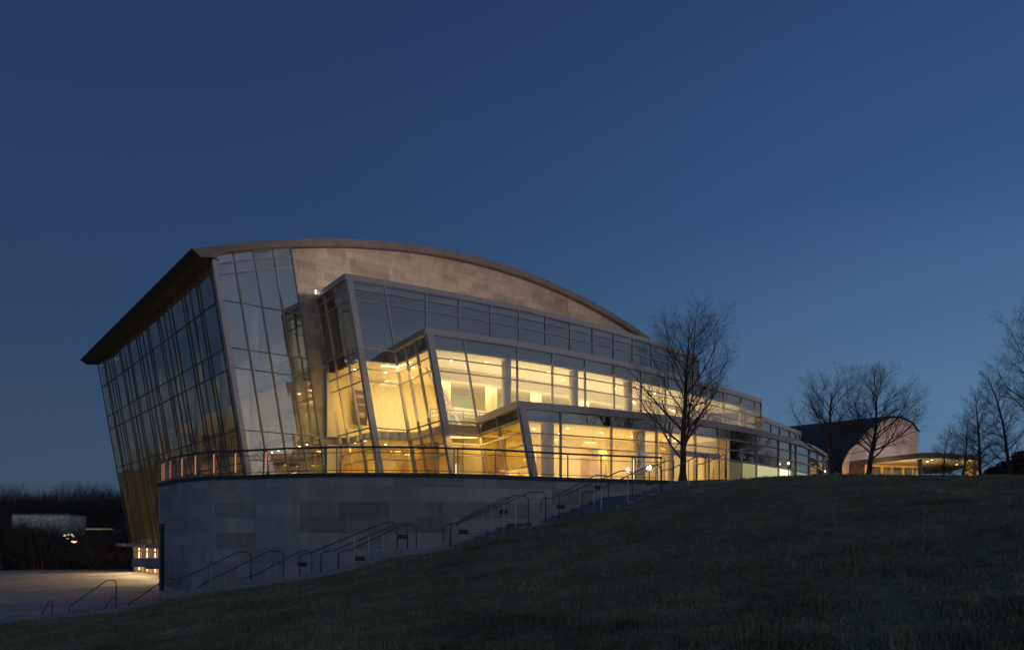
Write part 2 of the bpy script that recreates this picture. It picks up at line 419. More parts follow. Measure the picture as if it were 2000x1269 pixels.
# dark lining under the overhanging eave along the side wall
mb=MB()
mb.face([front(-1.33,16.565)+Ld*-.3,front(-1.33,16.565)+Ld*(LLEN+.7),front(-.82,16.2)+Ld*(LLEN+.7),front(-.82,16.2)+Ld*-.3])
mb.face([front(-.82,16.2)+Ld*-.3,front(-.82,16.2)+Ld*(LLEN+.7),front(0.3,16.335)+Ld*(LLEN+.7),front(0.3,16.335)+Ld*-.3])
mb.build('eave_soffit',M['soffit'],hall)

# --- stepped lobbies
class Tier: pass
def make_tier(tab,z,k,s1px,rest,back):
    T=Tier(); T.z=z; T.k=k
    T.poly=[V(((px-CX)/FOC*(z*FOC/(HY-y)),z*FOC/(HY-y),0)) for px,y in tab]
    T.c=T.poly[0]; T.d=(T.poly[1]-T.poly[0]).normalized(); T.n=V((T.d.y,-T.d.x,0))
    T.back=back      # point on the face behind, at roof level
    T.px=rest; T.s1=T.hit(s1px) if s1px else None
    return T
def hit(T,px):
    r=(px-CX)/FOC
    best=None
    for a,b in zip(T.poly[:-1],T.poly[1:]):
        dx,dy=b.x-a.x,b.y-a.y; den=dx-r*dy
        if abs(den)<1e-9: continue
        u=(r*a.y-a.x)/den
        if -1e-3<=u<=1.001: return V((a.x+dx*u,a.y+dy*u,0))
    a,b=T.poly[0],T.poly[1]
    dx,dy=b.x-a.x,b.y-a.y; u=(r*a.y-a.x)/(dx-r*dy); return V((a.x+dx*u,a.y+dy*u,0))
Tier.hit=hit
T1tab=[(674.5,534.5),(748,546.8),(820,560),(896,573.8),(1020,597.6),(1101,617.8),(1200,642.6),(1260.7,660),(1311,677),(1365,697)]
T2tab=[(830.7,640.2),(896,649.0),(958,658),(1020,668),(1113.5,684.9),(1200,702.3),(1273,719.5),(1325,733),(1384,749.4),(1441,765),(1487,779.5)]
T1=make_tier(T1tab,15.5,.172,748.5,[832,896,958,1013,1065,1113,1157,1198,1235,1272,1306,1338,1364],front(6.5,0))
T2=make_tier(T2tab,11.55,.19,902.6,[1010,1078.5,1142.5,1199,1251.5,1299,1340,1379,1413,1447,1474,1486],None)
T3=make_tier(T3tab,6.71,.21,None,[1095,1193.6,1282,1308.5,1357.6,1401.7,1423,1476.6,1520,1544,1554,1580,1597,1608,1614],None)
def lean(T,p): return lambda z: V((p.x,p.y,z))+T.d*(T.k*(T.z-z))
def vert(p): return lambda z: V((p.x,p.y,z))
T2.back=lean(T1,T1.s1)(T2.z); T2.back.z=0
T3.back=lean(T2,T2.s1)(T3.z); T3.back.z=0
def nrm_of(T,pts):
    out=[]
    for i in range(len(pts)):
        a=pts[max(i-1,0)] if i==len(pts)-1 else pts[i]; b=pts[min(i+1,len(pts)-1)] if i<len(pts)-1 else pts[i]
        d=(b-a).normalized(); out.append(V((d.y,-d.x,0)))
    return lambda i: out[i]
HEAD=.36
def tier_front(T,name,rows,low_next,label,first_lean):
    pts=[T.c]+([T.s1] if T.s1 else [])+[T.hit(px) for px in T.px]
    st=[]
    for i,p in enumerate(pts):
        fn=lean(T,p) if i<=first_lean else vert(p)
        st.append([fn,DECK if (low_next is None or i<=first_lean) else low_next,T.z-HEAD])
    nf=nrm_of(T,pts)
    # bay 0 goes to the deck; bays after the return of the next lobby stop at its roof
    if low_next is None:
        curtain(name,[tuple(s) for s in st],rows,nf,'glass',label=label)
    else:
        curtain(name,[tuple(s) for s in st[:2]],rows,lambda i:nf(i),'glass',label=label)
        s2=[ (s[0],low_next,s[2]) for s in st[1:]]
        curtain(name,s2,rows,lambda i:nf(i+1),'glass',skip_bars=(0,))
    T.pts=pts
    return st
ROWS1=[3.4,4.5,5.13,5.77,6.4,9.2,9.93,11.2,14.02,14.68]
ROWS2=[3.4,4.5,5.13,5.77,6.4,9.2,9.93]
ROWS3=[4.5,5.13,5.77]
tier_front(T1,'upper_curtain_wall',ROWS1,T2.z+.02,'dark blue glass of the highest lobby',1)
tier_front(T2,'middle_curtain_wall',ROWS2,T3.z+.02,'brightly lit glass of the middle lobby',1)
tier_front(T3,'lower_curtain_wall',ROWS3,None,'amber lit glass of the lowest lobby',0)
def tier_return(T,name,rows,frac,label):
    d=(T.c-T.back); nn=V((d.y,-d.x,0)).normalized(); 
    if nn.dot(-U)<0: nn=-nn
    ps=[T.back+d*f for f in frac]
    curtain(name,[(lean(T,p),DECK,T.z-HEAD) for p in ps],rows,lambda i:nn,'glass_side',label=label,mw=.09)
    mb=MB()
    f=lean(T,T.c)
    mb.bar(f(DECK)+T.d*.16+T.n*.02,f(T.z-.3)+T.d*.16+T.n*.02,.36,.3,T.n)
    mb.build('corner_post',M['clad'],hall)
tier_return(T1,'upper_return_wall',ROWS1,[0,.27,.68,1],'narrow leaning side of the highest lobby')
tier_return(T2,'middle_return_wall',ROWS2,[0,.33,.66,1],'narrow leaning side of the middle lobby')
tier_return(T3,'lower_return_wall',ROWS3+[3.4],[0,.5,1],'narrow leaning side of the lowest lobby')

def offset(pts,d):            # d>0 outwards (to the right hand of travel)
    out=[]
    for i,p in enumerate(pts):
        ns=[]
        if i>0: e=(p-pts[i-1]).normalized(); ns.append(V((e.y,-e.x,0)))
        if i<len(pts)-1: e=(pts[i+1]-p).normalized(); ns.append(V((e.y,-e.x,0)))
        if len(ns)==2:
            m=(ns[0]+ns[1]).normalized(); out.append(p+m*(d/max(.35,m.dot(ns[0]))))
        else: out.append(p+ns[0]*d)
    return out
def outline(T,z,d):
    if T.back is not None:
        pts=[lean(T,T.back)(z),lean(T,T.c)(z)]
    else: pts=[lean(T,T.c)(z)]
    rest=[p for p in T.poly[1:]]
    pts=[V((p.x,p.y,0)) for p in pts]
    if T.s1: 
        q=lean(T,T.s1)(z); pts.append(V((q.x,q.y,0)))
        rest=[p for p in rest if (p-T.c).length>(T.s1-T.c).length+1.2]
    pts+=rest
    return offset(pts,d)
def slab(T,z0,z1,d,behind,name,mat):
    fr=outline(T,(z0+z1)/2,d)
    mb=MB(); mb.prism([(p.x,p.y) for p in fr+list(reversed(behind))],z0,z1)
    return mb.build(name,mat,hall)
wall_line=[front(6.4),front(T_R)]
b1=offset(wall_line,.01)
def behind(T,z,d): return outline(T,z,d)[1:] if T.back is not None else outline(T,z,d)
e1=outline(T1,15.3,.1)
mb=MB(); mb.prism([(p.x,p.y) for p in e1]+[(p.x,p.y) for p in reversed(b1)],15.16,15.5); mb.build('lobby_roof',M['clad'],hall)
t1b=outline(T1,11.4,.004)[2:]; t1b=[lean(T1,T1.s1)(11.4)]+t1b[1:]
e2=outline(T2,11.4,.1); mb=MB(); mb.prism([(p.x,p.y) for p in e2]+[(p.x,p.y) for p in reversed([V((p.x,p.y,0))+T1.n*.09 for p in t1b])],11.2,11.55); mb.build('lobby_roof',M['clad'],hall)
t2b=[lean(T2,T2.s1)(6.5)]+outline(T2,6.5,.004)[3:]
e3=outline(T3,6.5,.1)
# the lowest roof runs on past the end of the middle lobby
mb=MB(); mb.prism([(p.x,p.y) for p in e3]+[(27.4,74),(24,74)]+[(p.x+T2.n.x*.09,p.y+T2.n.y*.09) for p in reversed(t2b)],6.33,6.71); mb.build('lobby_roof',M['clad'],hall)

# interior slabs, ceilings and floor
def inner(T,z0,z1,d,back,name,mat):
    fr=outline(T,z1,d)
    if back is None: back=offset([front(6.5+T1.k*(T1.z-z0)+abs(d)+.1),front(T_R)],.03)
    mb=MB(); mb.prism([(p.x,p.y) for p in fr]+[(p.x,p.y) for p in reversed(back)],z0,z1); return mb.build(name,mat,hall)
bw=offset(wall_line,.03)
inner(T1,10.505,11.08,-.42,None,'ceiling',M['ceil'])
inner(T1,14.9,15.12,-.3,None,'ceiling',M['slab'])
back2=[V((p.x,p.y,0)) for p in offset([V((p.x,p.y,0)) for p in t1b],-.44)]
inner(T2,10.5,11.1,-.42,back2,'ceiling',M['ceil'])
inner(T1,5.785,6.3,-.5,None,'floor_slab',M['ceil'])
inner(T2,5.78,6.31,-.5,back2,'floor_slab',M['ceil'])
back3=[V((p.x,p.y,0)) for p in offset([V((p.x,p.y,0)) for p in t2b],-.52)]
inner(T3,5.775,6.25,-.42,back3,'ceiling',M['ceil'])
def spandrel(T,z0,z1,a):
    o0=outline(T,z0,-.1)[a:]; o1=outline(T,z0,-.16)[a:]
    mb=MB(); mb.prism([(p.x,p.y) for p in o0]+[(p.x,p.y) for p in reversed(o1)],z0,z1); mb.build('spandrel_panel',M['dark'],hall)
spandrel(T2,10.5,11.19,0); spandrel(T3,5.77,6.33,0); spandrel(T1,10.5,11.19,0)
# lowered ceiling rafts that give the lobbies their stepped ceilings
def raft(T,z0,z1,d0,d1,a,b,name='ceiling_raft',mat='ceil'):
    o0=outline(T,z0,-d0)[2+a:b]; o1=outline(T,z0,-d1)[2+a:b]
    mb=MB(); mb.prism([(p.x,p.y) for p in o0]+[(p.x,p.y) for p in reversed(o1)],z0,z1); mb.build(name,M[mat],hall)
raft(T2,9.75,10.49,4.6,5.2,0,12)
raft(T3,5.3,5.77,5.0,5.5,0,9)
# ground floor of the lobbies
fl=outline(T3,DECK,-.06)
mb=MB(); q=[lean(T1,T1.back)(DECK),lean(T1,T1.c)(DECK),lean(T2,T2.back)(DECK),lean(T2,T2.c)(DECK)]
mb.prism([(p.x,p.y) for p in q]+[(p.x,p.y) for p in fl]+[(27,74)]+[(p.x,p.y) for p in reversed(bw)],DECK-.4,DECK+.03); mb.build('lobby_floor',M['floor'],hall)
# back walls of each lobby level
def wallstrip(pts,z0,z1,name,mat,th=.2):
    mb=MB(); o=offset(pts,-th); mb.prism([(p.x,p.y) for p in pts]+[(p.x,p.y) for p in reversed(o)],z0,z1); return mb.build(name,M[mat],hall)
wl=offset(wall_line,.04)
wallstrip(offset([front(7.2),front(T_R)],.25),DECK+.03,5.78,'inner_wall','cream')
wallstrip(offset([front(7.2),front(T_R)],.25),6.31,10.5,'inner_wall','cream')
wallstrip(offset([front(7.0),front(T_R)],.2),11.08,14.9,'inner_wall','slab')
# end walls
def endwall(p,T,z0,z1):
    mb=MB(); b=p-N*8; d=U*.2
    mb.prism([(p.x,p.y),(p.x+d.x,p.y+d.y),(b.x+d.x,b.y+d.y),(b.x,b.y)],z0,z1); mb.build('end_wall',M['slab'],hall)
e=T1.poly[-1]; mb=MB(); q=front(T_R)
mb.prism([(e.x,e.y),(e.x-.3,e.y+.2),(q.x-.3,q.y+.2),(q.x,q.y)],11.08,15.16); mb.build('end_wall',M['slab'],hall)
e=T2.poly[-1]; mb=MB(); q=e-N*12
mb.prism([(e.x-.02,e.y),(e.x-.3,e.y),(q.x-.3,q.y),(q.x,q.y)],6.3,11.2); mb.build('end_wall',M['slab'],hall)
# lower roofed rooms beyond the end of the middle lobby, same front line, roof one step down
p0=at_z(1488,812.7,10.0); p1=at_z(1542,834.5,10.0); p2=at_z(1563,842.5,10.0)
pl=[V((p.x,p.y,0)) for p in (p0,p1,p2)]
mb=MB(); fr=offset(pl,.1); bk=[p-N*9 for p in pl]
mb.prism([(p.x,p.y) for p in fr]+[(p.x,p.y) for p in reversed(bk)],9.62,10.0); mb.build('lobby_roof',M['clad'],hall)
seg=[pl[0]+(pl[1]-pl[0])*f for f in (0,.3,.62,1)]+[pl[1]+(pl[2]-pl[1])*f for f in (.55,.97)]
curtain('clerestory',[(vert(p),6.72,9.62) for p in seg],[7.9],lambda i:N,'glass',label='low glazed end above the lowest lobby roof')
mb=MB(); mb.prism([(p.x,p.y) for p in [q-N*4.5 for q in pl]]+[(p.x,p.y) for p in [q-N*4.7 for q in reversed(pl)]],6.72,9.62); mb.build('inner_wall',M['cream'],hall)
mb=MB(); mb.prism([(p.x,p.y) for p in pl]+[(p.x,p.y) for p in reversed(bk)],6.2,6.70); mb.build('floor_slab',M['slab'],hall)

# columns inside the lobbies
def column(px,T,inset,z0,z1,r=.3):
    p=T.hit(px); d=T.n; p=V((p.x,p.y,0))-N*inset
    mb=MB(); mb.tube([(p.x,p.y,z0),(p.x,p.y,z1)],r,20); mb.build('column',M['wcol'],hall,True)
for px in (1004,1136,1242,1352,1465): column(px,T2,.75,6.3,10.5,.3)
for px in (975,1070,1160,1255): column(px,T2,5.9,6.3,10.5,.4)
for px in (1090,1270,1430): column(px,T3,.85,DECK+.03,5.78,.36)
for px in (1140,1180,1330): column(px,T3,6.5,DECK+.03,5.78,.36)
# inner glass balustrade round the upper lobby opening
mb=MB(); o=outline(T2,6.4,-4.4)[2:9]
for a,b in zip(o[:-1],o[1:]):
    A=V((a.x,a.y,7.4)); B=V((b.x,b.y,7.4)); mb.tube([A,B],.03,6)
    for f in (0,.5): p=a+(b-a)*f; mb.tube([(p.x,p.y,6.31),(p.x,p.y,7.4)],.02,6)
bal=mb.build('balustrade',M['steel'],hall)
g=MB()
for a,b in zip(o[:-1],o[1:]): g.face([(a.x,a.y,6.4),(b.x,b.y,6.4),(b.x,b.y,7.3),(a.x,a.y,7.3)])
g.build('glass_panel',M['slabglass'],bal)
# balustrade in the left end of the upper lobby, seen through the corner bays
mb=MB(); pa=lean(T2,T2.c)(6.4)-N*2.2+T2.d*.6; pb=pa+T2.d*6.5
A=V((pa.x,pa.y,0)); B=V((pb.x,pb.y,0))
for z in (7.4,7.15,6.9,6.65): mb.tube([(A.x,A.y,z),(B.x,B.y,z)],.018 if z<7.4 else .03,6)
for f in np.linspace(0,1,7): p=A+(B-A)*f; mb.tube([(p.x,p.y,6.31),(p.x,p.y,7.4)],.022,6)
mb.build('balustrade',M['steel'],hall)
# open stair rising through the upper lobby
mb=MB(); s0=T2.hit(985)-N*4.2; s1=s0-U*2.6+N*.1
for off in (0,.55):
    mb.bar((s0.x-N.x*off,s0.y-N.y*off,6.4),(s1.x-N.x*off,s1.y-N.y*off,10.3),.07,.22,N)
for k in range(12):
    f=k/12; p=s0+(s1-s0)*f; mb.bar((p.x,p.y,6.5+3.8*f),(p.x-N.x*.55,p.y-N.y*.55,6.5+3.8*f),.24,.04,V((0,0,1)))
mb.build('inner_stair',M['mull'],hall)
# wood-panelled doors and wall panels in the ground-floor lobby
for t,w in ((9.0,1.9),(14.0,2.6),(20.5,3.0),(25.5,2.4)):
    mb=MB(); p=front(t)+N*.52; mb.box((p.x,p.y,DECK+.04),w,.08,2.5,(U.x,U.y)); mb.build('wood_door',M['wood'],hall)
mb=MB(); p=front(12)+N*4.4; mb.box((p.x,p.y,DECK+.04),.35,3.2,3.4,(U.x,U.y)); mb.build('inner_wall',M['wood'],hall)
for px,ins,w in ((1120,4.5,2.2),(1236,5.2,1.6)):
    mb=MB(); p=T3.hit(px)-N*ins; mb.box((p.x,p.y,DECK+.04),w,.25,3.3,(U.x,U.y)); mb.build('inner_wall',M['cream'],hall)
art=thing('artwork','dark abstract hanging panel inside the highest lobby, seen through its left bay','artwork',tuple(front(9.4,7.0)+N*.62))
mb=MB(); p=front(9.4)+N*.6
mb.box((p.x,p.y,7.2),1.0,.06,2.3,(U.x,U.y)); par(mb.build('panel',M['dark']),art)
ap=simple('art_paint',(.33,.2,.17),.6,0,.4,3)
for k,(z,h,w_) in enumerate(((9.0,.22,.8),(8.5,.12,.9),(7.7,.35,.6))):
    mb=MB(); mb.box((p.x+N.x*.05,p.y+N.y*.05,z),w_,.03,h,(U.x,U.y)); par(mb.build('painted_band',ap),art)
def desk(px,ins,lab):
    p=T3.hit(px)-N*ins; g=thing('reception_desk',lab,'desk',(p.x,p.y,DECK+.03))
    mb=MB(); mb.box((p.x,p.y,DECK+.03),2.6,.7,1.0,(U.x,U.y)); par(mb.build('counter',M['wood']),g)
    mb=MB(); mb.box((p.x,p.y,DECK+1.03),2.8,.85,.06,(U.x,U.y)); par(mb.build('desk_top',M['cream']),g)
desk(1155,4.6,'wooden reception desk inside the lowest lobby')
wallstrip([T3.hit(px)-N*7.3 for px in (1062,1150,1250,1340,1418)],DECK+.03,5.77,'inner_wall','cream')
for px,w_ in ((1128,1.6),(1215,2.6),(1300,1.8)):
    mb=MB(); p=T3.hit(px)-N*7.2; mb.box((p.x,p.y,DECK+.04),w_,.1,2.5,(U.x,U.y)); mb.build('wood_door',M['wood'],hall)
# gallery along the back of the middle lobby, with pale green inner windows
P=[front(t) +N*o_ for t,o_ in ((16,.55),(39,.55),(39,2.0),(16,2.0))]
mb=MB(); mb.prism([(p.x,p.y) for p in P],8.55,8.9); mb.build('gallery',M['ceil'],hall)
pg=simple('inner_window_glass',(.42,.55,.4),.4,0,.1,2)
for t in (17.5,21.5,25.5,29.5,33.5):
    mb=MB(); p=front(t)+N*.6; mb.box((p.x,p.y,9.1),2.4,.06,1.0,(U.x,U.y)); mb.build('inner_window',pg,hall)
# entrance vestibule wall that closes the lit lobby on the right
p=T3.hit(1424); mb=MB(); q=p-N*9; mb.prism([(p.x-.25*N.x,p.y-.25*N.y),(p.x-.25*N.x+.2*U.x,p.y-.25*N.y+.2*U.y),(q.x+.2*U.x,q.y+.2*U.y),(q.x,q.y)],DECK+.03,5.77); mb.build('inner_wall',M['inwall'],hall)
# rooms right of the entrance: back wall close behind the glass
rp=[T3.hit(px)-N*2.4 for px in (1432,1500,1560,1600,1612)]
wallstrip(rp,DECK+.03,5.77,'inner_wall','dark')
# frosted lit lower panes right of the entrance
prm=[(1423,1449.5,0),(1449.5,1476.6,1),(1476.6,1520,2),(1520,1544,3),(1545.5,1553,3),(1554,1580,1),(1580,1597,3),(1597,1608,1)]
for a,b,k in prm:
    pa=T3.hit(a)-T3.n*.05; pb=T3.hit(b)-T3.n*.05
    zt=4.42 if k!=3 or b>1545 else 4.42
    if a>1545 and b<1554: zt=4.0
    mb=MB(); mb.face([(pa.x,pa.y,DECK),(pb.x,pb.y,DECK),(pb.x,pb.y,zt),(pa.x,pa.y,zt)]); fp=mb.build('frosted_pane',FROST[k],hall)
    n_=T3.n; e=(pb-pa).normalized()*.02; q=[pa-n_*.12,pb-n_*.12,pb-n_*.16,pa-n_*.16]; mb=MB(); mb.prism([(x.x,x.y) for x in q],DECK,zt+.1)  # unseen dark board added to keep pane glow out of the room
    q=[pa-n_*.01+e,pb-n_*.01-e,pb-n_*.12-e,pa-n_*.12+e]; mb.prism([(x.x,x.y) for x in q],zt+.04,zt+.09); mb.build('glow_shield',M['dark'],fp)
# entrance doors
mb=MB()
for px in (1309.5,1334,1357,1381,1401):
    p=T3.hit(px); n=N; mb.bar((p.x+n.x*.05,p.y+n.y*.05,DECK),(p.x+n.x*.05,p.y+n.y*.05,4.7),.17,.2,n)
a=T3.hit(1309);b=T3.hit(1402); mb.bar((a.x+N.x*.05,a.y+N.y*.05,4.62),(b.x+N.x*.05,b.y+N.y*.05,4.62),.3,.22,N)
door=mb.build('entrance_door',M['clad'],hall)
for px in (1352,1390):
    mb=MB(); p=T3.hit(px)+N*.12; mb.tube([(p.x,p.y,3.0),(p.x,p.y,3.9)],.025,8); mb.build('handle',M['steel'],door)

# --- the dim hall behind the leaning side wall: inner wall, balconies, columns
def wedge(t0,t1,s0,s1,z0,z1,name,mat):
    P=[front(t0)+Ld*s0,front(t1)+Ld*s0,front(t1)+Ld*s1,front(t0)+Ld*s1]; mb=MB(); mb.prism([(p.x,p.y) for p in P],z0,z1); return mb.build(name,M[mat],hall)
wedge(10.21,10.5,.6,LLEN-.05,PLZ,19.2,'inner_wall','inwall')
mb=MB(); zz=(PLZ,3.0,9.0,16.0,archz(3)-.6,archz(10)-.6); ed=[(KL*(A0.z-z)+.12,z) for z in zz[:4]]
qq=ed+[(3,zz[4]),(10.2,zz[5]),(10.2,PLZ)]
mb.face([front(t,z)+Ld*(LLEN-.35) for t,z in qq]); mb.face([front(t,z)+Ld*(LLEN-.1) for t,z in reversed(qq)]); mb.build('inner_wall',M['inwall'],hall)
for z,t0 in ((1.9,4.9),(5.9,5.2),(10.05,5.6)):
    wedge(t0,10.19,.6,LLEN-.45,z,z+.4,'balcony','cream')
for s in (6,12.5,19,25.5,32):
    p=front(4.6)+Ld*s; mb=MB(); mb.tube([(p.x,p.y,PLZ),(p.x,p.y,17.2)],.3,16); mb.build('column',M['inwall'],hall,True)
# balcony rails seen through the corner glass
mb=MB()
for z,t0 in ((2.3,4.95),(6.3,5.25),(10.45,5.65)):
    a=front(t0)+Ld*.7; b=front(t0)+Ld*(LLEN-.6)
    for dz in (.35,.7,1.05): mb.tube([(a.x,a.y,z+dz),(b.x,b.y,z+dz)],.022,5)
    for s in np.arange(.7,LLEN-.6,1.5):
        p=front(t0)+Ld*s; mb.tube([(p.x,p.y,z),(p.x,p.y,z+1.05)],.02,5)
mb.build('balustrade',M['dark'],hall)
# lobby floor by the plaza
wedge(3.6,10.2,.6,LLEN-.45,PLZ-.2,PLZ+.03,'lobby_floor','floor')
# recessed downlights
def downs(pts,r=.085):
    for p in pts:
        mb=MB(); mb.disc((p[0],p[1],p[2]-.012),r,10); mb.build('downlight',M['down'],hall)
dl=[]
for px,ins in ((872,1.6),(930,2.6),(985,1.8),(1050,3.4),(1110,1.9),(1165,3.2),(1215,2.0),(1262,3.0),(1320,2.0),(1380,2.4),(1430,1.8),(905,5.6),(1000,7.2)):
    p=T2.hit(px)-N*ins; dl.append((p.x,p.y,10.49))
for px,ins in ((1060,1.7),(1110,2.8),(1150,1.7),(1185,3.8),(1230,2.2),(1300,2.6),(1350,1.8),(1385,2.6)):
    p=T3.hit(px)-N*ins; dl.append((p.x,p.y,5.765))
for t,o_ in ((8.2,2.2),(8.2,3.6),(10.2,2.6),(12.5,2.2)):
    p=front(t)+N*o_; dl.append((p.x,p.y,10.49)); dl.append((p.x,p.y,5.775))
for s in np.arange(1.6,13,1.25):
    p=front(6.6)+Ld*s; dl.append((p.x,p.y,5.89)); 
for s in (1.4,3.4,6):
    p=front(7.9)+Ld*s; dl.append((p.x,p.y,10.04))
downs(dl)

# --- ground storey under the leaning wall: piers and doors to the plaza, entrance ledge
def lw(s,z,out=0): return leftfn(s)(z)-U*out
mb=MB()
mb.prism([(p.x,p.y) for p in (lw(10,LZ0,1.3),lw(LLEN+.4,LZ0,1.3),lw(LLEN+.4,LZ0,-.3),lw(10,LZ0,-.3))],LZ0-.12,LZ0+.13); mb.build('entrance_ledge',M['zinc'],hall)
for s0,s1 in ((10,17),(17.01,18.2),(20.2,20.9),(22.6,23.3),(25.2,26.0),(28.2,28.9),(31.2,31.9),(34.4,35.4)):
    mb=MB(); P=[lw(s0,LZ0,-.2),lw(s1,LZ0,-.2),lw(s1,LZ0,-.7),lw(s0,LZ0,-.7)]; mb.prism([(p.x,p.y) for p in P],PLZ,LZ0-.12)
    mb.build('stone_pier',M['stone'],hall)
EW=emit('lit_doorway',(1,.82,.5),2.2)
for s0,s1 in ((23.3,25.2),(26.0,28.2),(28.9,31.2),(31.9,34.4)):
    f=MB(); pts=[lw(s0,LZ0,-.42),lw(s1,LZ0,-.42)]
    a,b=pts; m=(a+b)/2
    for p,q in ((a,m),(m,b)):
        e=(q-p).normalized(); p=p+e*.08; q=q-e*.08
        for z in (PLZ+.08,-1.75,LZ0-.2): f.bar((p.x,p.y,z),(q.x,q.y,z),.12,.12,-U)
        for x in (p,q): f.bar((x.x,x.y,PLZ),(x.x,x.y,LZ0-.14),.3,.12,-U)
    d=f.build('plaza_door',M['wood'],hall)
    g=MB()
    for p,q in ((a,m),(m,b)):
        e=(q-p).normalized(); p=p+e*.25-(-U)*.02; q=q-e*.25-(-U)*.02
        g.face([(p.x,p.y,PLZ+.2),(q.x,q.y,PLZ+.2),(q.x,q.y,LZ0-.3),(p.x,p.y,LZ0-.3)])
    g.build('lit_glass',EW,d)
for s in (22,24.5,27,29.5,32,34.8):
    p=lw(s,LZ0,.6); mb=MB(); mb.disc((p.x,p.y,LZ0-.135),.11,10); mb.build('downlight',M['down'],hall)

# --- lamps of the hall
def lamp(kind,name,loc,energy,color,size=1,size_y=None,dirv=None,spread=None,spot=None):
    L=bpy.data.lights.new(name,kind); L.energy=energy; L.color=color
    if kind=='AREA':
        L.size=size
        if size_y: L.shape='RECTANGLE'; L.size_y=size_y
        if spread: L.spread=spread
    elif kind=='SPOT': L.shadow_soft_size=size; L.spot_size=spot; L.spot_blend=.6
    else: L.shadow_soft_size=size
    o=bpy.data.objects.new(name,L); col.objects.link(o); o.location=loc
    if dirv is not None: o.rotation_euler=V(dirv).to_track_quat('-Z','Y').to_euler()
    return o
WARM=(1,.61,.15); CREAM=(1,.725,.33)
def room(T,pxs,inset,z,up,e,c,sx,sy):
    for px in pxs:
        p=T.hit(px)-N*inset
        o=lamp('AREA','interior_lamp',(p.x,p.y,z),e,c,sx,sy,(0,0,1 if up else -1)); o.rotation_euler.z=math.atan2(U.y,U.x); par(o,hall)
room(T2,(900,1000,1090,1180,1260,1340,1420),2.7,6.75,True,105,CREAM,5,3)  # unseen uplights near the floor, added to brighten the ceiling
room(T2,(900,985,1070,1150,1225,1300,1380),5.4,10.3,False,250,CREAM,4.5,1.2)
room(T2,(900,1000,1090,1180,1260,1340,1420),2.9,9.7,False,70,CREAM,3.5,2.2)
room(T3,(1070,1150,1230,1310,1390),5.6,5.6,False,115,WARM,3.5,1.0)
room(T3,(1080,1160,1240,1310,1390),2.8,2.75,True,78,WARM,3.5,2.2)  # upward lights added out of sight at floor level for the lower ceiling
room(T3,(1080,1160,1240,1310,1390),2.9,5.25,False,55,WARM,3,2.2)
def p_lamp(p,z,e,c,r=.05):
    o=lamp('POINT','pendant_lamp',(p.x,p.y,z),e,c,r); par(o,hall)
for t,o_ in ((8.6,2.4),(11.5,3.0),(14.5,4.0)):
    p=front(t)+N*o_; 
    for z,e in ((6.8,31),(2.8,38)):
        o=lamp('AREA','ceiling_fill',(p.x,p.y,z),e,(1,.585,.075),2.2,1.4,(0,0,1)); par(o,hall)  # added upward light, out of view, brightens this lobby from below
    o=lamp('AREA','interior_lamp',(p.x,p.y,10.3),28,(1,.585,.075),1.6,1.2,(0,0,-1)); par(o,hall)
    o=lamp('AREA','interior_lamp',(p.x,p.y,5.6),50,(1,.585,.075),1.6,1.2,(0,0,-1)); par(o,hall)
for t,o_ in ((18,5),(23,5.5),(28,5)):
    p=front(t)+N*o_; o=lamp('AREA','interior_lamp',(p.x,p.y,5.6),120,WARM,2,1.5,(0,0,-1)); par(o,hall)
for s in (3,10,17,24,31):
    p=front(7.6)+Ld*s
    
    for z,e,c in ((9.95,36,(1,.76,.4)),(5.85,50,(1,.72,.32)),(1.85,58,(1,.72,.3)),(16.2,36,(1,.82,.6))):
        o=lamp('AREA','interior_lamp',(p.x,p.y,z),e,c,1.2,.8,(0,0,-1)); par(o,hall)
for s in (19,24.5,28,32):
    p=lw(s,LZ0,.9); o=lamp('SPOT','ledge_lamp',(p.x,p.y,LZ0-.3),260,(1,.7,.36),.1,dirv=(-.3,-.2,-1),spot=2.6); par(o,hall)
for s in (16,24,32):
    p=lw(s,LZ0,1.35); o=lamp('AREA','plaza_fill',(p.x,p.y,LZ0+.35),140,(1,.74,.44),4,.25,dirv=(-1,-.55,-.5)); o.rotation_euler=V((-1,-.55,-.42)).to_track_quat('-Z','X').to_euler(); par(o,hall)  # added soft light that spreads the warm spill over the plaza
# wall-washers standing on the highest lobby roof, aimed at the gable
FLOOD=(1,.74,.56)
for px in (690,730,775,825,880,935,990,1045,1100,1155,1210,1262):
    p=T1.hit(px)-N*.6
    o=lamp('SPOT','roof_floodlight',(p.x,p.y,15.62),108,FLOOD,.02,dirv=(-N.x*.8,-N.y*.8,.62),spot=2.9); par(o,hall)
mb=MB(); p=front(6.3)+N*.5; mb.disc((p.x,p.y,15.62),.07,10,True); mb.tube([(p.x,p.y,15.4),(p.x,p.y,15.6)],.06,10); mb.build('roof_floodlight',emit('floodlight_lens',(1,.95,.85),2,False),hall)

# ------------------------------------------------------------------ the terrace
ter=thing('terrace','round stone terrace with a dark rim in front of the glass concert hall','terrace',(-4,36,PLZ))
pxs=list(range(310,1301,15))
wl_=[rim(px,0) for px in pxs]
leftback=[V((-17.55,39.2,0)),V((-18.0,42,0)),V((-18.1,46,0)),V((-17.6,50.2,0))]
ring=[p for p in reversed(leftback)]+wl_+[V((9.6,36.0,0))]
mb=MB(); u=0
def wallquads(mb,pts,zb,zt):
    u=0
    for a,b in zip(pts[:-1],pts[1:]):
        L=(b-a).length; mb.face([(a.x,a.y,zb),(b.x,b.y,zb),(b.x,b.y,zt),(a.x,a.y,zt)],[(u,zb),(u+L,zb),(u+L,zt),(u,zt)]); u+=L
wallquads(mb,ring,-4.4,DECK-.13)
mb.build('terrace_wall',M['drum'],ter,True)
mb=MB(); o1=offset(ring,.07); o2=offset(ring,-.45)
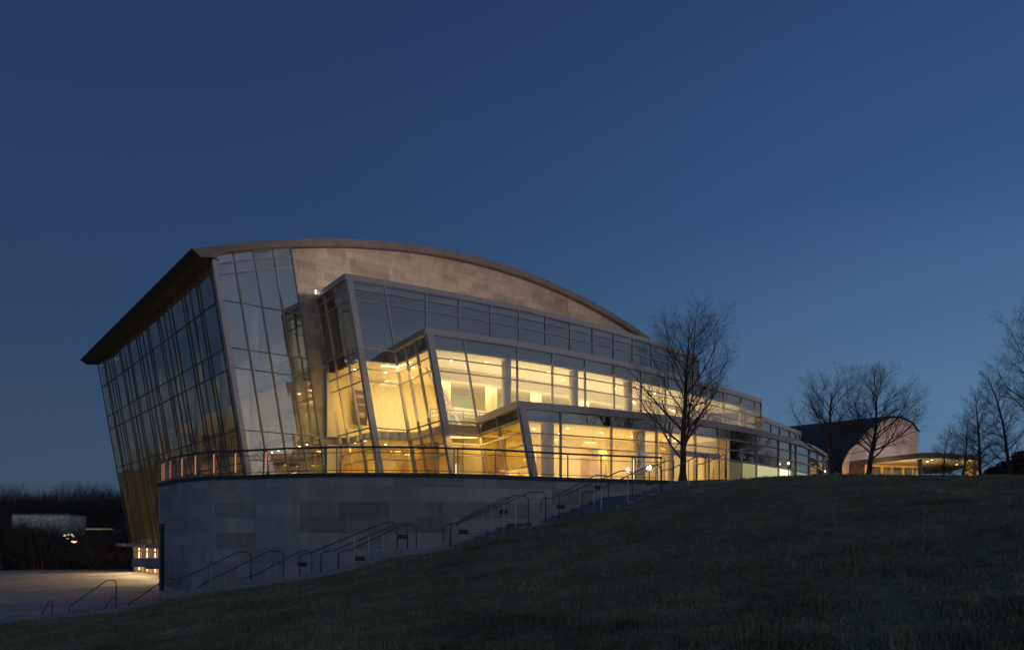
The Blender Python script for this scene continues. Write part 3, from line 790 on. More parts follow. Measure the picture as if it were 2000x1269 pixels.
for i in range(len(ring)-1):
    a,b,c,d=o1[i],o1[i+1],o2[i+1],o2[i]
    mb.face([(a.x,a.y,DECK-.13),(b.x,b.y,DECK-.13),(b.x,b.y,DECK+.02),(a.x,a.y,DECK+.02)])
    mb.face([(a.x,a.y,DECK+.02),(b.x,b.y,DECK+.02),(c.x,c.y,DECK+.02),(d.x,d.y,DECK+.02)])
    mb.face([(a.x,a.y,DECK-.13),(d.x,d.y,DECK-.13),(c.x,c.y,DECK-.13),(b.x,b.y,DECK-.13)])
mb.build('coping',M['dark'],ter)
mb=MB(); inn=offset(ring,-.3)
dk=[(p.x,p.y) for p in inn]+[(9.6,36.2),(10.2,36.6),(12.6,42),(15.4,50.2),(3,52),(-8,50),(-14,52)]
mb.prism(dk,DECK-.3,DECK-.002); mb.build('deck',M['deck'],ter)
for px,y in ((590,1101),(703,1090),(786,1047),(905,1038),(983,999),(1095,989),(1165,951),(1268,943)):
    Y=interp(px,DR); p=at(px,y,Y); a=rim(px-8,0); b=rim(px+8,0); d=(b-a).normalized(); n=V((d.y,-d.x,0))
    mb=MB(); mb.bar(p-d*.18+n*.01,p+d*.18+n*.01,.15,.03,n)
    for k in (-1,1): mb.bar(p-d*.19+n*.03+V((0,0,.075*k)),p+d*.19+n*.03+V((0,0,.075*k)),.015,.02,n)
    mb.build('step_light',M['dark'],ter)

# ------------------------------------------------------------------ terrace railing
rail=thing('terrace_railing','long curved steel guard rail with fine wire mesh along the rim of the round terrace','railing',(-5,30.2,DECK))
rpts=[V((p.x,p.y,0)) for p in offset([V((-18.0,42,0)),V((-17.55,39.2,0))]+[rim(px,0) for px in list(range(312,1303,12))],-.12)]
def rail_line(z,r,nm):
    mb=MB(); mb.tube([(p.x,p.y,z) for p in rpts],r,8); mb.build(nm,M['rail'],rail,True)
rail_line(3.33,.042,'top_rail'); rail_line(3.12,.014,'mid_rail'); rail_line(2.43,.014,'bottom_rail')
ppx=[318,322,334,357,383,419,461,515,521,583,658,734,809,887,894,968,1040,1109,1174,1235,1240,1291,1297]
def rail_xy(px):
    r=(px-CX)/FOC
    for a,b in zip(rpts[2:-1],rpts[3:]):
        den=(b.x-a.x)-r*(b.y-a.y); u=(r*a.y-a.x)/den
        if -.001<=u<=1.001: return a+(b-a)*u,(b-a).normalized()
    return rim(px,0),V((1,0,0))
for px in ppx:
    p,d=rail_xy(px); n=V((d.y,-d.x,0)); mb=MB()
    mb.bar((p.x,p.y,DECK),(p.x,p.y,3.31),.035,.06,n)
    mb.box((p.x,p.y,DECK-.002),.12,.12,.03,(d.x,d.y))
    po=mb.build('post',M['steel'],rail)
    if px<=521 and px!=515:
        g=MB(); q=p+n*.037; g.bar((q.x,q.y,2.45),(q.x,q.y,3.22),.055,.012,n); g.build('glow_strip',M['post_glow'],po)  # glowing strip paints the lamplight falling on the post face
for px in (890.5,1237.5):
    p,d=rail_xy(px); n=V((d.y,-d.x,0)); g=MB(); g.bar((p.x,p.y,2.34),(p.x,p.y,2.72 if px<1000 else 3.2),.05,.03,n)
    g.build('glow_strip',emit('warm_light_strip',(1,.8,.5),1.1),rail)
mb=MB()
acc=0
for a,b in zip(rpts[:-1],rpts[1:]):
    L=(b-a).length; d=(b-a)/L; n=V((d.y,-d.x,0)); s=(-acc)%.09
    while s<L:
        p=a+d*s; mb.bar((p.x,p.y,2.43),(p.x,p.y,3.12),.004,.004,n); s+=.09
    acc=(acc+L)
    for z in np.arange(2.52,3.1,.09): mb.bar((a.x,a.y,z),(b.x,b.y,z),.004,.004,n)
mb.build('wire_mesh',M['steel'],rail)

# ------------------------------------------------------------------ stairs along the terrace
stair=thing('staircase','broad stone staircase climbing from the plaza along the round terrace wall','stairs',(-12,31,PLZ))
# edges that run across the stairs: (bearing at the lawn side, bearing at the wall side, level)
ST=[(60,150,-3.79),(100,235,-3.74),(305,462,-3.12),(325,482,-3.1),(490,609,-1.82),(585,661,-1.8),(776,813,-.78),(878,866,-.76),(1066,1014,.36),(1137,1060,.38),(1292,1190,1.5),(1360,1240,1.55),(1424,1318,2.28),(1426,1330,2.29)]
def stp(u):
    i=min(int(u),len(ST)-2); f=u-i; a,b=ST[i],ST[i+1]
    return [a[k]+(b[k]-a[k])*f for k in range(3)]
cuts=[]
for i in range(len(ST)-1):
    dz=ST[i+1][2]-ST[i][2]
    if dz>.2:
        n=max(2,round(dz/.15)); lev=[ST[i][2]+dz*(k+1)/n for k in range(n)]
        for k in range(n): cuts.append((i+k/n,i+(k+1)/n,lev[k]))
    else: cuts.append((i,i+1,ST[i+1][2]))
mb=MB(); pz=PLZ
for u0,u1,z in cuts:
    rows_=[]
    m=max(1,int((stp(u1)[0]-stp(u0)[0])/25)+1)
    for k in range(m+1):
        pl,pw,_=stp(u0+(u1-u0)*k/m); Yl=interp(pl,CU)+.02; Yw=interp(pw,DR)-.02
        rows_.append([V(((pl-CX)/FOC*Yl,Yl,0)),V(((pw-CX)/FOC*Yw,Yw,0))])
    a=rows_[0]; nose=(a[0]-rows_[-1][0]).normalized()*.03
    for r0_,r1_ in zip(rows_[:-1],rows_[1:]):
        q=[(r0_[0].x,r0_[0].y,z),(r1_[0].x,r1_[0].y,z),(r1_[1].x,r1_[1].y,z),(r0_[1].x,r0_[1].y,z)]
        mb.face(q)
        mb.face([(r0_[0].x,r0_[0].y,z-1.2),(r1_[0].x,r1_[0].y,z-1.2),(r1_[0].x,r1_[0].y,z),(r0_[0].x,r0_[0].y,z)])
    if z-pz>.01:
        mb.face([(a[0].x+nose.x,a[0].y+nose.y,z-.04),(a[0].x+nose.x,a[0].y+nose.y,z),(a[1].x+nose.x,a[1].y+nose.y,z),(a[1].x+nose.x,a[1].y+nose.y,z-.04)][::-1])
        mb.face([(a[0].x+nose.x,a[0].y+nose.y,z),(a[1].x+nose.x,a[1].y+nose.y,z),(a[1].x,a[1].y,z),(a[0].x,a[0].y,z)][::-1])
        mb.face([(a[0].x,a[0].y,pz-.02),(a[0].x,a[0].y,z-.002),(a[1].x,a[1].y,z-.002),(a[1].x,a[1].y,pz-.02)][::-1])
    pz=z
mb.build('steps',M['conc'],stair)
for a_,b_,nm in ((28,310,.0),(324,729,.0),(732,885,0)):
    mb=MB(); w=.34
    ps=[curb(px) for px in np.linspace(a_,b_,28)]
    ot=offset([V((p.x,p.y,0)) for p in ps],.17); it=offset([V((p.x,p.y,0)) for p in ps],-.17)
    for k in range(len(ps)-1):
        z0,z1=ps[k].z,ps[k+1].z; A,B,C,D=ot[k],ot[k+1],it[k+1],it[k]; bz=-1.1
        mb.face([(A.x,A.y,z0),(B.x,B.y,z1),(C.x,C.y,z1),(D.x,D.y,z0)])
        mb.face([(A.x,A.y,z0+bz),(B.x,B.y,z1+bz),(B.x,B.y,z1),(A.x,A.y,z0)])
        mb.face([(D.x,D.y,z0),(C.x,C.y,z1),(C.x,C.y,z1+bz),(D.x,D.y,z0+bz)])
    for k in (0,-1):
        A,D,z=ot[k],it[k],ps[k].z; q=[(A.x,A.y,z-1.1),(A.x,A.y,z),(D.x,D.y,z),(D.x,D.y,z-1.1)]; mb.face(q if k==0 else q[::-1])
    mb.build('cheek_wall',M['conc'],stair)
# end blocks of the cheek walls
for px,dz,w in ((34,.12,.8),(338,.1,.9),(756,.16,1.1),(1452,.1,1.0)):
    p=curb(min(px,1426)) if px<1430 else at(1452,950,35.2); q=curb(min(px+20,1426)) if px<1430 else at(1475,950,36.5)
    d=V((q.x-p.x,q.y-p.y,0)).normalized(); mb=MB(); mb.box((p.x,p.y,p.z-1.0),w,.46,1.0+dz*.5,(d.x,d.y)); mb.build('end_block',M['conc'],stair)

# handrails: measured top line (px, py) + share of the way from lawn side (0) to wall side (1)
def HY_(px,w): return interp(px,CU)*(1-w)+interp(px,DR)*w
RG='handrails on the terrace stairs'
RAILS=[
(.12,[(81,1199),(96,1173),(102,1173),(102,1198)],[(90,1184,1199)],'shortest handrail, a small hooked one lowest on the stairs beside the plaza'),
(.3,[(135,1194),(135,1183),(142,1179),(209,1132),(225,1133),(227,1140),(227,1187)],[(180,1153,1191)],'free-standing sloping handrail before the plaza, left of the dark lamp post'),
(.62,[(203,1189),(219,1166),(226,1165)],[(214,1174,1188)],'little low handrail peeping out behind the free-standing rail at the plaza'),
(.12,[(253,1183),(253,1176),(262,1172),(323,1130),(341,1129),(346,1134),(346,1166)],[(296,1149,1181)],'handrail whose upper end passes in front of the dark lamp post'),
(.12,[(325,1142),(336,1139),(465,1077),(484,1077),(490,1083),(490,1132)],[(412,1103,1146)],'lowest long handrail of the first flight, nearest the lawn'),
(.5,[(385,1148),(419,1126),(438,1119),(526,1075),(547,1076),(554,1083),(554,1126)],[(440,1119,1140)],'middle long handrail of the first flight, between the other two'),
(.88,[(482,1126),(496,1123),(587,1075),(602,1075),(609,1083),(609,1122)],[(540,1100,1124)],'handrail against the wall on the first flight, ending by the lowest step light'),
(.12,[(585,1130),(585,1087),(592,1082),(606,1079),(750,1020),(769,1020),(776,1028),(776,1076)],[(692,1044,1099)],'handrail of the second flight nearest the lawn, highest of its three'),
(.5,[(627,1117),(627,1082),(634,1076),(650,1075),(778,1022),(790,1022),(796,1029),(796,1071)],[(720,1047,1092)],'middle handrail of the second flight, ending in front of a step light'),
(.88,[(661,1115),(661,1079),(670,1075),(683,1074),(774,1030),(805,1022),(813,1029),(813,1070)],[(748,1043,1085)],'wall-side handrail of the second flight, the one ending farthest right of its three'),
(.88,[(866,1056),(866,1027),(880,1023),(892,1019),(983,972),(1000,971)],[(944,993,1035)],'wall-side handrail of the third flight without a drop at its upper end'),
(.5,[(880,1072),(880,1024),(895,1020),(1007,966),(1027,968),(1032,974),(1032,1020)],[(960,990,1050)],'middle handrail of the third flight, ending left of the tall looped rail'),
(.12,[(878,1074),(880,1030),(892,1024),(1037,960),(1060,960),(1066,967),(1066,1020)],[(984,984,1052),(1007,975,1038)],'lawn-side handrail of the third flight, with the tall looped end'),
(.88,[(1056,1000),(1058,974),(1068,972),(1078,972),(1164,927),(1183,928),(1188,933),(1188,972)],[(1132,944,990)],'wall-side handrail of the fourth flight'),
(.5,[(1092,1014),(1092,968),(1104,966),(1212,919),(1229,919),(1235,925),(1235,985)],[(1160,942,994)],'middle handrail of the fourth flight'),
(.1,[(1137,1018),(1137,966),(1142,961),(1162,960),(1268,908),(1287,909),(1292,916),(1292,963)],[(1174,955,993),(1226,929,992)],'lawn-side handrail of the fourth flight, crossing the terrace guard rail'),
(.88,[(1236,946),(1236,926),(1252,926),(1280,909),(1300,900),(1316,898),(1316,935)],[],'short handrail at the end of the terrace guard rail'),
(.5,[(1292,950),(1293,918),(1310,916),(1364,889),(1372,888),(1377,894),(1377,942)],[(1345,900,952)],'handrail of the top flight passing in front of the big tree trunk'),
(.1,[(1360,957),(1360,910),(1365,906),(1374,905),(1416,887),(1417,948)],[],'uppermost handrail of the stairs, beside the frosted lit panes'),
]
for w,line,posts,lab in RAILS:
    P=[at(px,py,HY_(px,w)) for px,py in line]
    root=thing('handrail',lab,'handrail',(P[0].x,P[0].y,P[0].z-.4),RG)
    mb=MB(); mb.tube(P,.022,8); mb.build('rail',M['handrail'],root,True)
    for px,y0,y1 in posts:
        Y=HY_(px,w); ys=[a for a in line]; yt=float(np.interp(px,[a for a,b in line],[b for a,b in line]))
        mb=MB(); mb.tube([at(px,yt,Y),at(px,y1+8,Y)],.02,8); mb.build('post',M['post'],root)

# dark lamp post at the left edge of the terrace
p=at(316,1170,35.2)
lp=thing('lamp_post','thin dark lamp post standing at the left edge of the round terrace wall','lamp post',(p.x,p.y,PLZ))
mb=MB(); mb.tube([(p.x,p.y,PLZ-.2),(p.x,p.y,.05)],[.09,.075],10); mb.build('pole',M['dark'],lp)
mb=MB(); mb.tube([(p.x,p.y,.05),(p.x,p.y,.22),(p.x,p.y,.42)],[.11,.12,.09],12); mb.build('lamp_head',M['dark'],lp)
# thin pole right of the stairs top
p=at(1449,928,36.5); lp=thing('marker_post','slim grey post with a small flat head at the top of the stairs','post',(p.x,p.y,p.z-.5))
t_=at(1449,878,36.5)
mb=MB(); mb.tube([(p.x,p.y,p.z-.6),t_],.032,8); mb.build('pole',M['mull'],lp)
mb=MB(); mb.box((t_.x+.05,t_.y,t_.z),.3,.12,.05); mb.build('head',M['mull'],lp)
# flat canopy projecting from the terrace wall over the plaza
p=at(284,1094,50.5)
cn=thing('ticket_canopy','flat blue-grey canopy projecting from the terrace over the plaza doors','canopy',(p.x+1,p.y,PLZ))
mb=MB(); mb.box((p.x+2.15,p.y,-2.2),5.2,1.7,.55,(1,.12)); mb.build('roof',simple('canopy_steel',(.17,.22,.28),.5,.3,.1),cn)
mb=MB(); mb.box((p.x+1.8,p.y+.2,-2.34),3.2,1.2,.14,(1,.12)); mb.build('soffit',M['dark'],cn)
mb=MB(); 
for dx in (3.2,4.4): mb.tube([(p.x+dx,p.y+.6,PLZ),(p.x+dx,p.y+.6,-2.2)],.07,10)
mb.build('post',M['dark'],cn)
# globe lamp just inside the lowest lobby and a small glowing globe standing for a street lamp's reflection at its right end
def globe(px,py,Y,r,lab,e,c):
    p=at(px,py,Y); g=thing('globe_lamp',lab,'lamp',(p.x,p.y,DECK))
    mb=MB(); mb.tube([(p.x,p.y,DECK),(p.x,p.y,p.z-r*.8)],.03,8); mb.box((p.x,p.y,DECK),.3,.3,.05); mb.build('stem',M['dark'],g)
    mb=MB(); n=10
    mb.tube([(p.x,p.y,p.z+r*math.cos(math.pi*k/n)) for k in range(n+1)],[max(.004,r*math.sin(math.pi*k/n)) for k in range(n+1)],14); mb.build('globe',emit('lamp_globe',c,e,False),g,True)
p=T3.hit(1268)
globe(1268,913,p.y-1.2,.13,'glowing white globe lamp standing on the terrace near the guard rail end',14,(1,.88,.7))
p=T3.hit(1541); globe(1540,904.5,p.y-1.0,.08,'small orange globe on a stem standing in for a street lamp mirrored in dark glass near the right end of the hall',9,(1,.6,.25))

# ------------------------------------------------------------------ trees
def frame(d):
    a=V((0,0,1)) if abs(d.z)<.95 else V((1,0,0)); a=(a-d*a.dot(d)).normalized(); return a,d.cross(a)
def grow(rnd,H,r0,form):
    """list of (points,radii,level)"""
    out=[]
    def branch(p,d,L,r,lvl,maxl):
        n={0:9,1:6,2:4,3:3,4:2}[lvl]; pts=[p.copy()]; rad=[r]; q=p.copy(); dd=d.copy(); dirs=[d.copy()]
        for i in range(n):
            w={0:.05,1:.13,2:.16,3:.2,4:.2}[lvl]
            dd=(dd+V((rnd.gauss(0,w),rnd.gauss(0,w),rnd.gauss(0,w*.6)))+V((0,0,form['lift'][lvl]))).normalized()
            q=q+dd*(L/n); pts.append(q.copy()); dirs.append(dd.copy()); rad.append(max(.0022,r*(1-(i+1)/n*form['taper'][lvl])))
        if lvl==0: rad[0]=r*1.35
        out.append((pts,rad,lvl))
        if lvl>=maxl: return
        k=form['count'][lvl]; k=max(1,int(round(k*(1 if lvl==0 else min(1.3,.35+L/form['ref'][lvl])))))
        az=rnd.random()*6.28
        for c in range(k):
            f=form['start'][lvl]+(1-form['start'][lvl])*((c+rnd.random()*.8)/k)**form['dist'][lvl]; f=min(f,.985)
            x=f*n; i=min(int(x),n-1); pos=pts[i].lerp(pts[i+1],x-i); dr=dirs[i+1]
            az+=2.4+rnd.uniform(-.5,.5); a,b=frame(dr); side=a*math.cos(az)+b*math.sin(az)
            ang=math.radians(form['ang'][lvl]+rnd.uniform(-9,9))
            if lvl==0: ang*= (1.15-.45*f)
            nd=(dr*math.cos(ang)+side*math.sin(ang)).normalized()
            if lvl==0: ll=form['len0'](f)*H*rnd.uniform(.82,1.12)
            else: ll=L*form['ratio'][lvl]*(1.12-.62*f)*rnd.uniform(.7,1.2)
            rr=rad[i]*form['rr'][lvl]*rnd.uniform(.8,1.1)
            branch(pos,nd,ll,max(.003,rr),lvl+1,maxl)
    branch(V((0,0,0)),V((form.get('lean',0),0,1)).normalized(),H*form.get('trunk',.9),r0,0,form['max'])
    return out
VASE=dict(lift=[.02,.09,.07,.05,.03],taper=[.88,.84,.8,.75,.6],count=[24,10,7,4],start=[.19,.15,.12,.1],dist=[1.05,.9,.9,1],ang=[44,34,36,34],
  len0=lambda f:.13+.36*math.sin(math.pi*min(1,.32+.6*f)),ratio=[0,.5,.48,.5],rr=[.46,.52,.55,.6],ref=[1,2.4,1.1,.55],max=4,trunk=.9)
CONE=dict(lift=[.01,.055,.05,.03,.02],taper=[.93,.86,.8,.7,.6],count=[46,9,6,4],start=[.1,.1,.1,.1],dist=[.95,.9,1,1],ang=[64,36,36,34],
  len0=lambda f:.33*(1-.86*f)**.8+.03,ratio=[0,.5,.5,.5],rr=[.34,.5,.55,.6],ref=[1,1.5,.7,.4],max=4,trunk=.98)
OPEN=dict(VASE,count=[22,10,7,4],ang=[54,38,38,36],len0=lambda f:.16+.36*math.sin(math.pi*min(1,.38+.5*f)),start=[.25,.18,.15,.1])
def tubes_np(segs,lv):
    """numpy tubes for many branches"""
    Vs=[];Fs=[];base=0
    for pts,rad,l in segs:
        n=7 if l==0 else (5 if l==1 else 3)
        P=np.array([tuple(p) for p in pts]); m=len(P); T=np.gradient(P,axis=0); T/=np.linalg.norm(T,axis=1)[:,None]+1e-9
        ref=np.array([0,0,1.]) if abs(T[0,2])<.9 else np.array([1.,0,0])
        A=ref-T*(T@ref)[:,None]; A/=np.linalg.norm(A,axis=1)[:,None]+1e-9; B=np.cross(T,A)
        an=np.arange(n)*2*np.pi/n; R=np.array(rad)[:,None,None]*(1 if l<3 else .72)
        ring=P[:,None,:]+R*(A[:,None,:]*np.cos(an)[None,:,None]+B[:,None,:]*np.sin(an)[None,:,None])
        Vs.append(ring.reshape(-1,3)); idx=base+np.arange(m*n).reshape(m,n); nx_=np.roll(idx,-1,axis=1)
        Fs.append(np.stack([idx[:-1],nx_[:-1],nx_[1:],idx[1:]],-1).reshape(-1,4)); base+=m*n
    return np.concatenate(Vs),np.concatenate(Fs)
def tree(name,label,px,py,Y,H,r0,form,seed,group=None,pos=None,minr=1.0):
    rnd=random.Random(seed); segs=grow(rnd,H,r0,form)
    loc=at(px,py,Y) if pos is None else V(pos); loc=loc-V((0,0,.25))
    t=thing(name,label,'tree',loc,group)
    a=[s for s in segs if s[2]==0]; b=[s for s in segs if s[2]>0]
    v,f=tubes_np(a,0); k=np.clip(1-v[:,2]/.7,0,1)**2*.3; v[:,:2]*=(1+k)[:,None]; o=npmesh('trunk',v,f,M['bark']); o.parent=t
    v,f=tubes_np(b,0); o2=npmesh('crown',v,f,M['twig']); o2.parent=t
    o.data.polygons.foreach_set('use_smooth',[True]*len(o.data.polygons))
    return t
G1='bare trees on the lawn crest'
tree('bare_tree','large bare tree in front of the lit lobbies at the top of the stairs',1333,946,40,8.68,.18,VASE,213,G1).scale=(1.1,1.1,1)
tree('bare_tree','bare tree beside the rounded right end of the hall, left of a taller one',1628,940,50,6.66,.16,OPEN,313,G1).scale=(1.22,1.22,1)
tree('bare_tree','bare tree with a side limb reaching right, before the pale gable of the far building',1697,942,50,7.09,.17,OPEN,309,G1).scale=(1.2,1.2,1)
tree('bare_tree','small thin bare tree, leftmost of the conical row before the pavilion',1842,944,52,4.3,.07,CONE,31,G1)
tree('bare_tree','bare conical tree, second of the row before the pavilion',1879,944,53,5.4,.09,CONE,32,G1)
tree('bare_tree','tall leaning bare conical tree by the right end of the pavilion',1917,945,50,6.5,.12,dict(CONE,lean=-.03),33,G1)
tree('bare_tree','tallest complete bare conical tree, in front of the dark evergreen bushes',1978,945,48,7.6,.13,dict(CONE,lean=-.05),34,G1)
tree('bare_tree','large bare tree at the right edge of the photo, mostly cut off',2080,945,36,8.6,.16,OPEN,36,G1)
# trees outside the frame that the glass mirrors
for k,(x,y,h) in enumerate(((34,18,11),(27,4,10),(47,34,10),(40,-8,12),(52,60,9))):
    tree('bare_tree','bare tree on the lawn to the right of the photo, mirrored in the lobby glass',0,0,1,h*.85,.13,OPEN,50+k,G1,pos=(x,y,float(terr([[x,y]])[0])))

# evergreen bushes at the right edge
def bush(label,px,Y,py_top,wd,seed):
    r=np.random.RandomState(seed); H=(HY-py_top)/FOC*Y-2.9; base=V(((px-CX)/FOC*Y,Y,2.9)); n=5200
    u=r.rand(n); hh=u**.8; prof=np.sqrt(np.clip(1-(hh*1.02-.25)**2/.62,0.02,1)); a=r.rand(n)*6.283; rr=prof*wd*np.sqrt(.25+.75*r.rand(n))*(1+.22*np.sin(a*3+hh*7)+.15*np.sin(a*7+hh*13))
    C=np.c_[np.cos(a)*rr,np.sin(a)*rr,hh*H*(1+.1*np.sin(a*5))-.2]
    d=r.randn(n,3); d/=np.linalg.norm(d,axis=1)[:,None]; e=np.cross(d,r.randn(n,3)); e/=np.linalg.norm(e,axis=1)[:,None]; s=(.05+.09*r.rand(n))[:,None]
    P=np.stack([C-d*s,C+e*s*.5,C+d*s*1.2,C-e*s*.5],1).reshape(-1,3)
    b=thing('evergreen_bush',label,'bush',base,'evergreen bushes at the right edge')
    o=npmesh('foliage',P,np.arange(len(P)).reshape(-1,4),M['ever']); o.parent=b
    mb=MB(); 
    for k in range(6):
        a_=k*1.05; mb.tube([(0,0,-.2),(math.cos(a_)*wd*.4,math.sin(a_)*wd*.4,H*.7)],[.05,.015],6)
    o=mb.build('stem',M['bark']); o.parent=b
bush('low rounded evergreen bush, left one of the dark clump at the right edge',1944,58,912,1.1,1)
bush('mid-height evergreen bush between two others at the right edge',1968,57,900,1.1,2)
bush('tallest dark evergreen bush cut by the right edge of the photo',1998,56,882,1.2,3)

# ------------------------------------------------------------------ far hall and pavilion on the right
fh=thing('vaulted_hall','distant hall with a dark curved roof and pale pinkish stone gable behind the bare trees','building',(50,108,5))
g0=V((55,110,0)); gu=V((.71,.705,0)).normalized(); gn=V((gu.y,-gu.x,0)); gd=V((-.705,.71,0)).normalized()
def gpt(px,py):
    r=(px-CX)/FOC; s=(r*g0.y-g0.x)/(gu.x-r*gu.y); p=g0+gu*s; return s,(HY-py)/FOC*p.y
arc=[gpt(*q) for q in ((1642,903.5),(1658,877),(1677,856),(1696,835.5),(1719,820),(1741.6,811.6),(1764.4,814),(1781.5,823),(1795,841))]
def gp(s,z,k=0): p=g0+gu*s+gd*k; return V((p.x,p.y,z))
wz=5.0
wall=[(arc[0][0]+.5,wz),(arc[-1][0]-.5,wz),(arc[-1][0]-.5,arc[-1][1]-.25)]+[(s,z-.3) for s,z in reversed(arc[1:-1])]+[(arc[0][0]+.5,arc[0][1]-.2)]
mb=MB(); mb.face([gp(s,z) for s,z in wall],wall); 
mb.face([gp(arc[-1][0]-.5,wz),gp(arc[-1][0]-.5,wz,30),gp(arc[-1][0]-.5,arc[-1][1]-.3,30),gp(arc[-1][0]-.5,arc[-1][1]-.3)])
mb.build('gable_wall',M['far_stone'],fh)
mb=MB()
for (s0,z0),(s1,z1) in zip(arc[:-1],arc[1:]):
    A,B,C,D=gp(s0,z0,-.08),gp(s1,z1,-.08),gp(s1,z1,42),gp(s0,z0,42); dz=V((0,0,-.1))
    mb.face([A,B,C,D]); mb.face([A+dz,D+dz,C+dz,B+dz]); mb.face([A+dz,B+dz,B,A]); mb.face([D,C,C+dz,D+dz])
s1,z1=arc[-1]; mb.face([gp(s1,z1-.18,-.2),gp(s1,z1-.18,42),gp(s1,z1,42),gp(s1,z1,-.2)])
s0,z0=arc[0]; mb.face([gp(s0,z0,-.2),gp(s0,z0,42),gp(s0-2,wz-2,42),gp(s0-2,wz-2,-.2)])
mb.build('roof',M['slate'],fh)
sa=gpt(1777,867); sb=gpt(1788.5,885)
mb=MB(); mb.bar(gp(sa[0],(sa[1]+sb[1])/2-.6)+gn*.03,gp(sb[0],(sa[1]+sb[1])/2-.6)+gn*.03,sa[1]-sb[1]+1.2,.1,gn); mb.build('window',M['wood'],fh)

pv=thing('pavilion','low pavilion with a broad flat canopy lit warm underneath, right of the hall','pavilion',(48,92,5))
cz=9.15
cp=[at_z(1647,902,cz),at_z(1715,893.6,cz),at_z(1799,883.6,cz),at_z(1830,883.4,cz),at_z(1905,888,cz),at_z(1917,893,cz)]
cpl=[(p.x,p.y) for p in cp]+[(62,110),(50,118),(41,106)]
mb=MB(); mb.prism(cpl,cz-.62,cz); mb.build('canopy',M['zinc'],pv)
def pcol(px,Y,r,mat='zinc',name='column'):
    p=at(px,930,Y); mb=MB(); mb.tube([(p.x,p.y,5),(p.x,p.y,cz-.62)],r,14); mb.build(name,M[mat],pv,True)
pcol(1796,89.5,.27); pcol(1912,93,.2); pcol(1893,97,.45,'wood'); pcol(1907,99,.4,'wood')
# left solid end, timber front with a window band
wa=at(1688,930,96); wb=at(1792,930,98)
WA=V((wa.x,wa.y,0)); WB=V((wb.x,wb.y,0)); wd=(WB-WA).normalized(); wn=V((wd.y,-wd.x,0))
mb=MB()
mb.bar((WA.x,WA.y,6.1),(WB.x,WB.y,6.1),2.6,.2,wn); 
mb.bar((WA.x,WA.y,8.42),(WB.x,WB.y,8.42),.3,.2,wn)
mb.bar((WA.x,WA.y,7.3),(WA.x+wd.x*.7,WA.y+wd.y*.7,7.3),2.4,.2,wn)
for f in (.32,.5,.72,.9): p=WA+(WB-WA)*f; mb.bar((p.x,p.y,7.3),(p.x,p.y,8.4),.35 if f in (.32,.72) else .15,.18,wn)
mb.build('timber_wall',M['wood'],pv)
mb=MB(); q=wn*.02; mb.face([(WA.x-q.x,WA.y-q.y,7.4),(WB.x-q.x,WB.y-q.y,7.4),(WB.x-q.x,WB.y-q.y,8.27),(WA.x-q.x,WA.y-q.y,8.27)]); mb.build('window',M['glass_side'],pv)
mb=MB(); b0=WA-wn*4; b1_=WB-wn*4; mb.face([(b0.x,b0.y,5),(b1_.x,b1_.y,5),(b1_.x,b1_.y,8.5),(b0.x,b0.y,8.5)]); mb.build('inner_wall',M['inwall'],pv)
ga=at(1648,930,99); mb=MB(); mb.prism([(ga.x,ga.y),(WA.x-.05,WA.y+.4),(WA.x-.3,WA.y+4),(ga.x,ga.y+4)],4.5,cz-.64); mb.build('end_wall',M['zinc'],pv)
for px,py in ((1811,901),(1869,907),(1705,915),(1820,898)):
    p=at_z(px,py,cz-.64); mb=MB(); mb.disc((p.x,p.y,cz-.635),.14,10); mb.build('downlight',M['down'],pv)
for px,Y,e in ((1720,92.5,190),(1770,91,200),(1840,93,170),(1890,94,190)):
    p=at(px,930,Y); o=lamp('POINT','pavilion_lamp',(p.x,p.y,6.6),e*2.2,(1,.6,.22),.05); par(o,pv)
p=(WA+WB)/2-wn*2; o=lamp('POINT','pavilion_lamp',(p.x,p.y,8.3),9,(1,.85,.4),.05); par(o,pv)
for s_ in (-11,-3,5):  # unseen spots added to brighten the far gable
    p=gp(s_,cz+.35)+gn*9; o=lamp('SPOT','gable_fill',p,620,(1,.76,.66),.02,dirv=(-gn.x,-gn.y,.22),spot=2.6); par(o,pv)
# low sloping garden wall
q0=at(1612,913,76); q1=at(1680,939,74)
gw=thing('garden_wall','low pinkish stone wall sloping down between the hall and the pavilion','wall',(q0.x,q0.y,3.5))
mb=MB(); d=V((q1.x-q0.x,q1.y-q0.y,0)).normalized(); n=V((d.y,-d.x,0))*.2
for s in (1,):
    A=[q0+n,q1+n,q1-n,q0-n]; B=[V((p.x,p.y,3)) for p in A]
    mb.face(A); 
    for i in range(4): j=(i+1)%4; mb.face([B[i],B[j],A[j],A[i]],[(0,B[i].z),(7,B[i].z),(7,A[j].z),(0,A[i].z)])
mb.build('wall',M['far_stone'],gw)

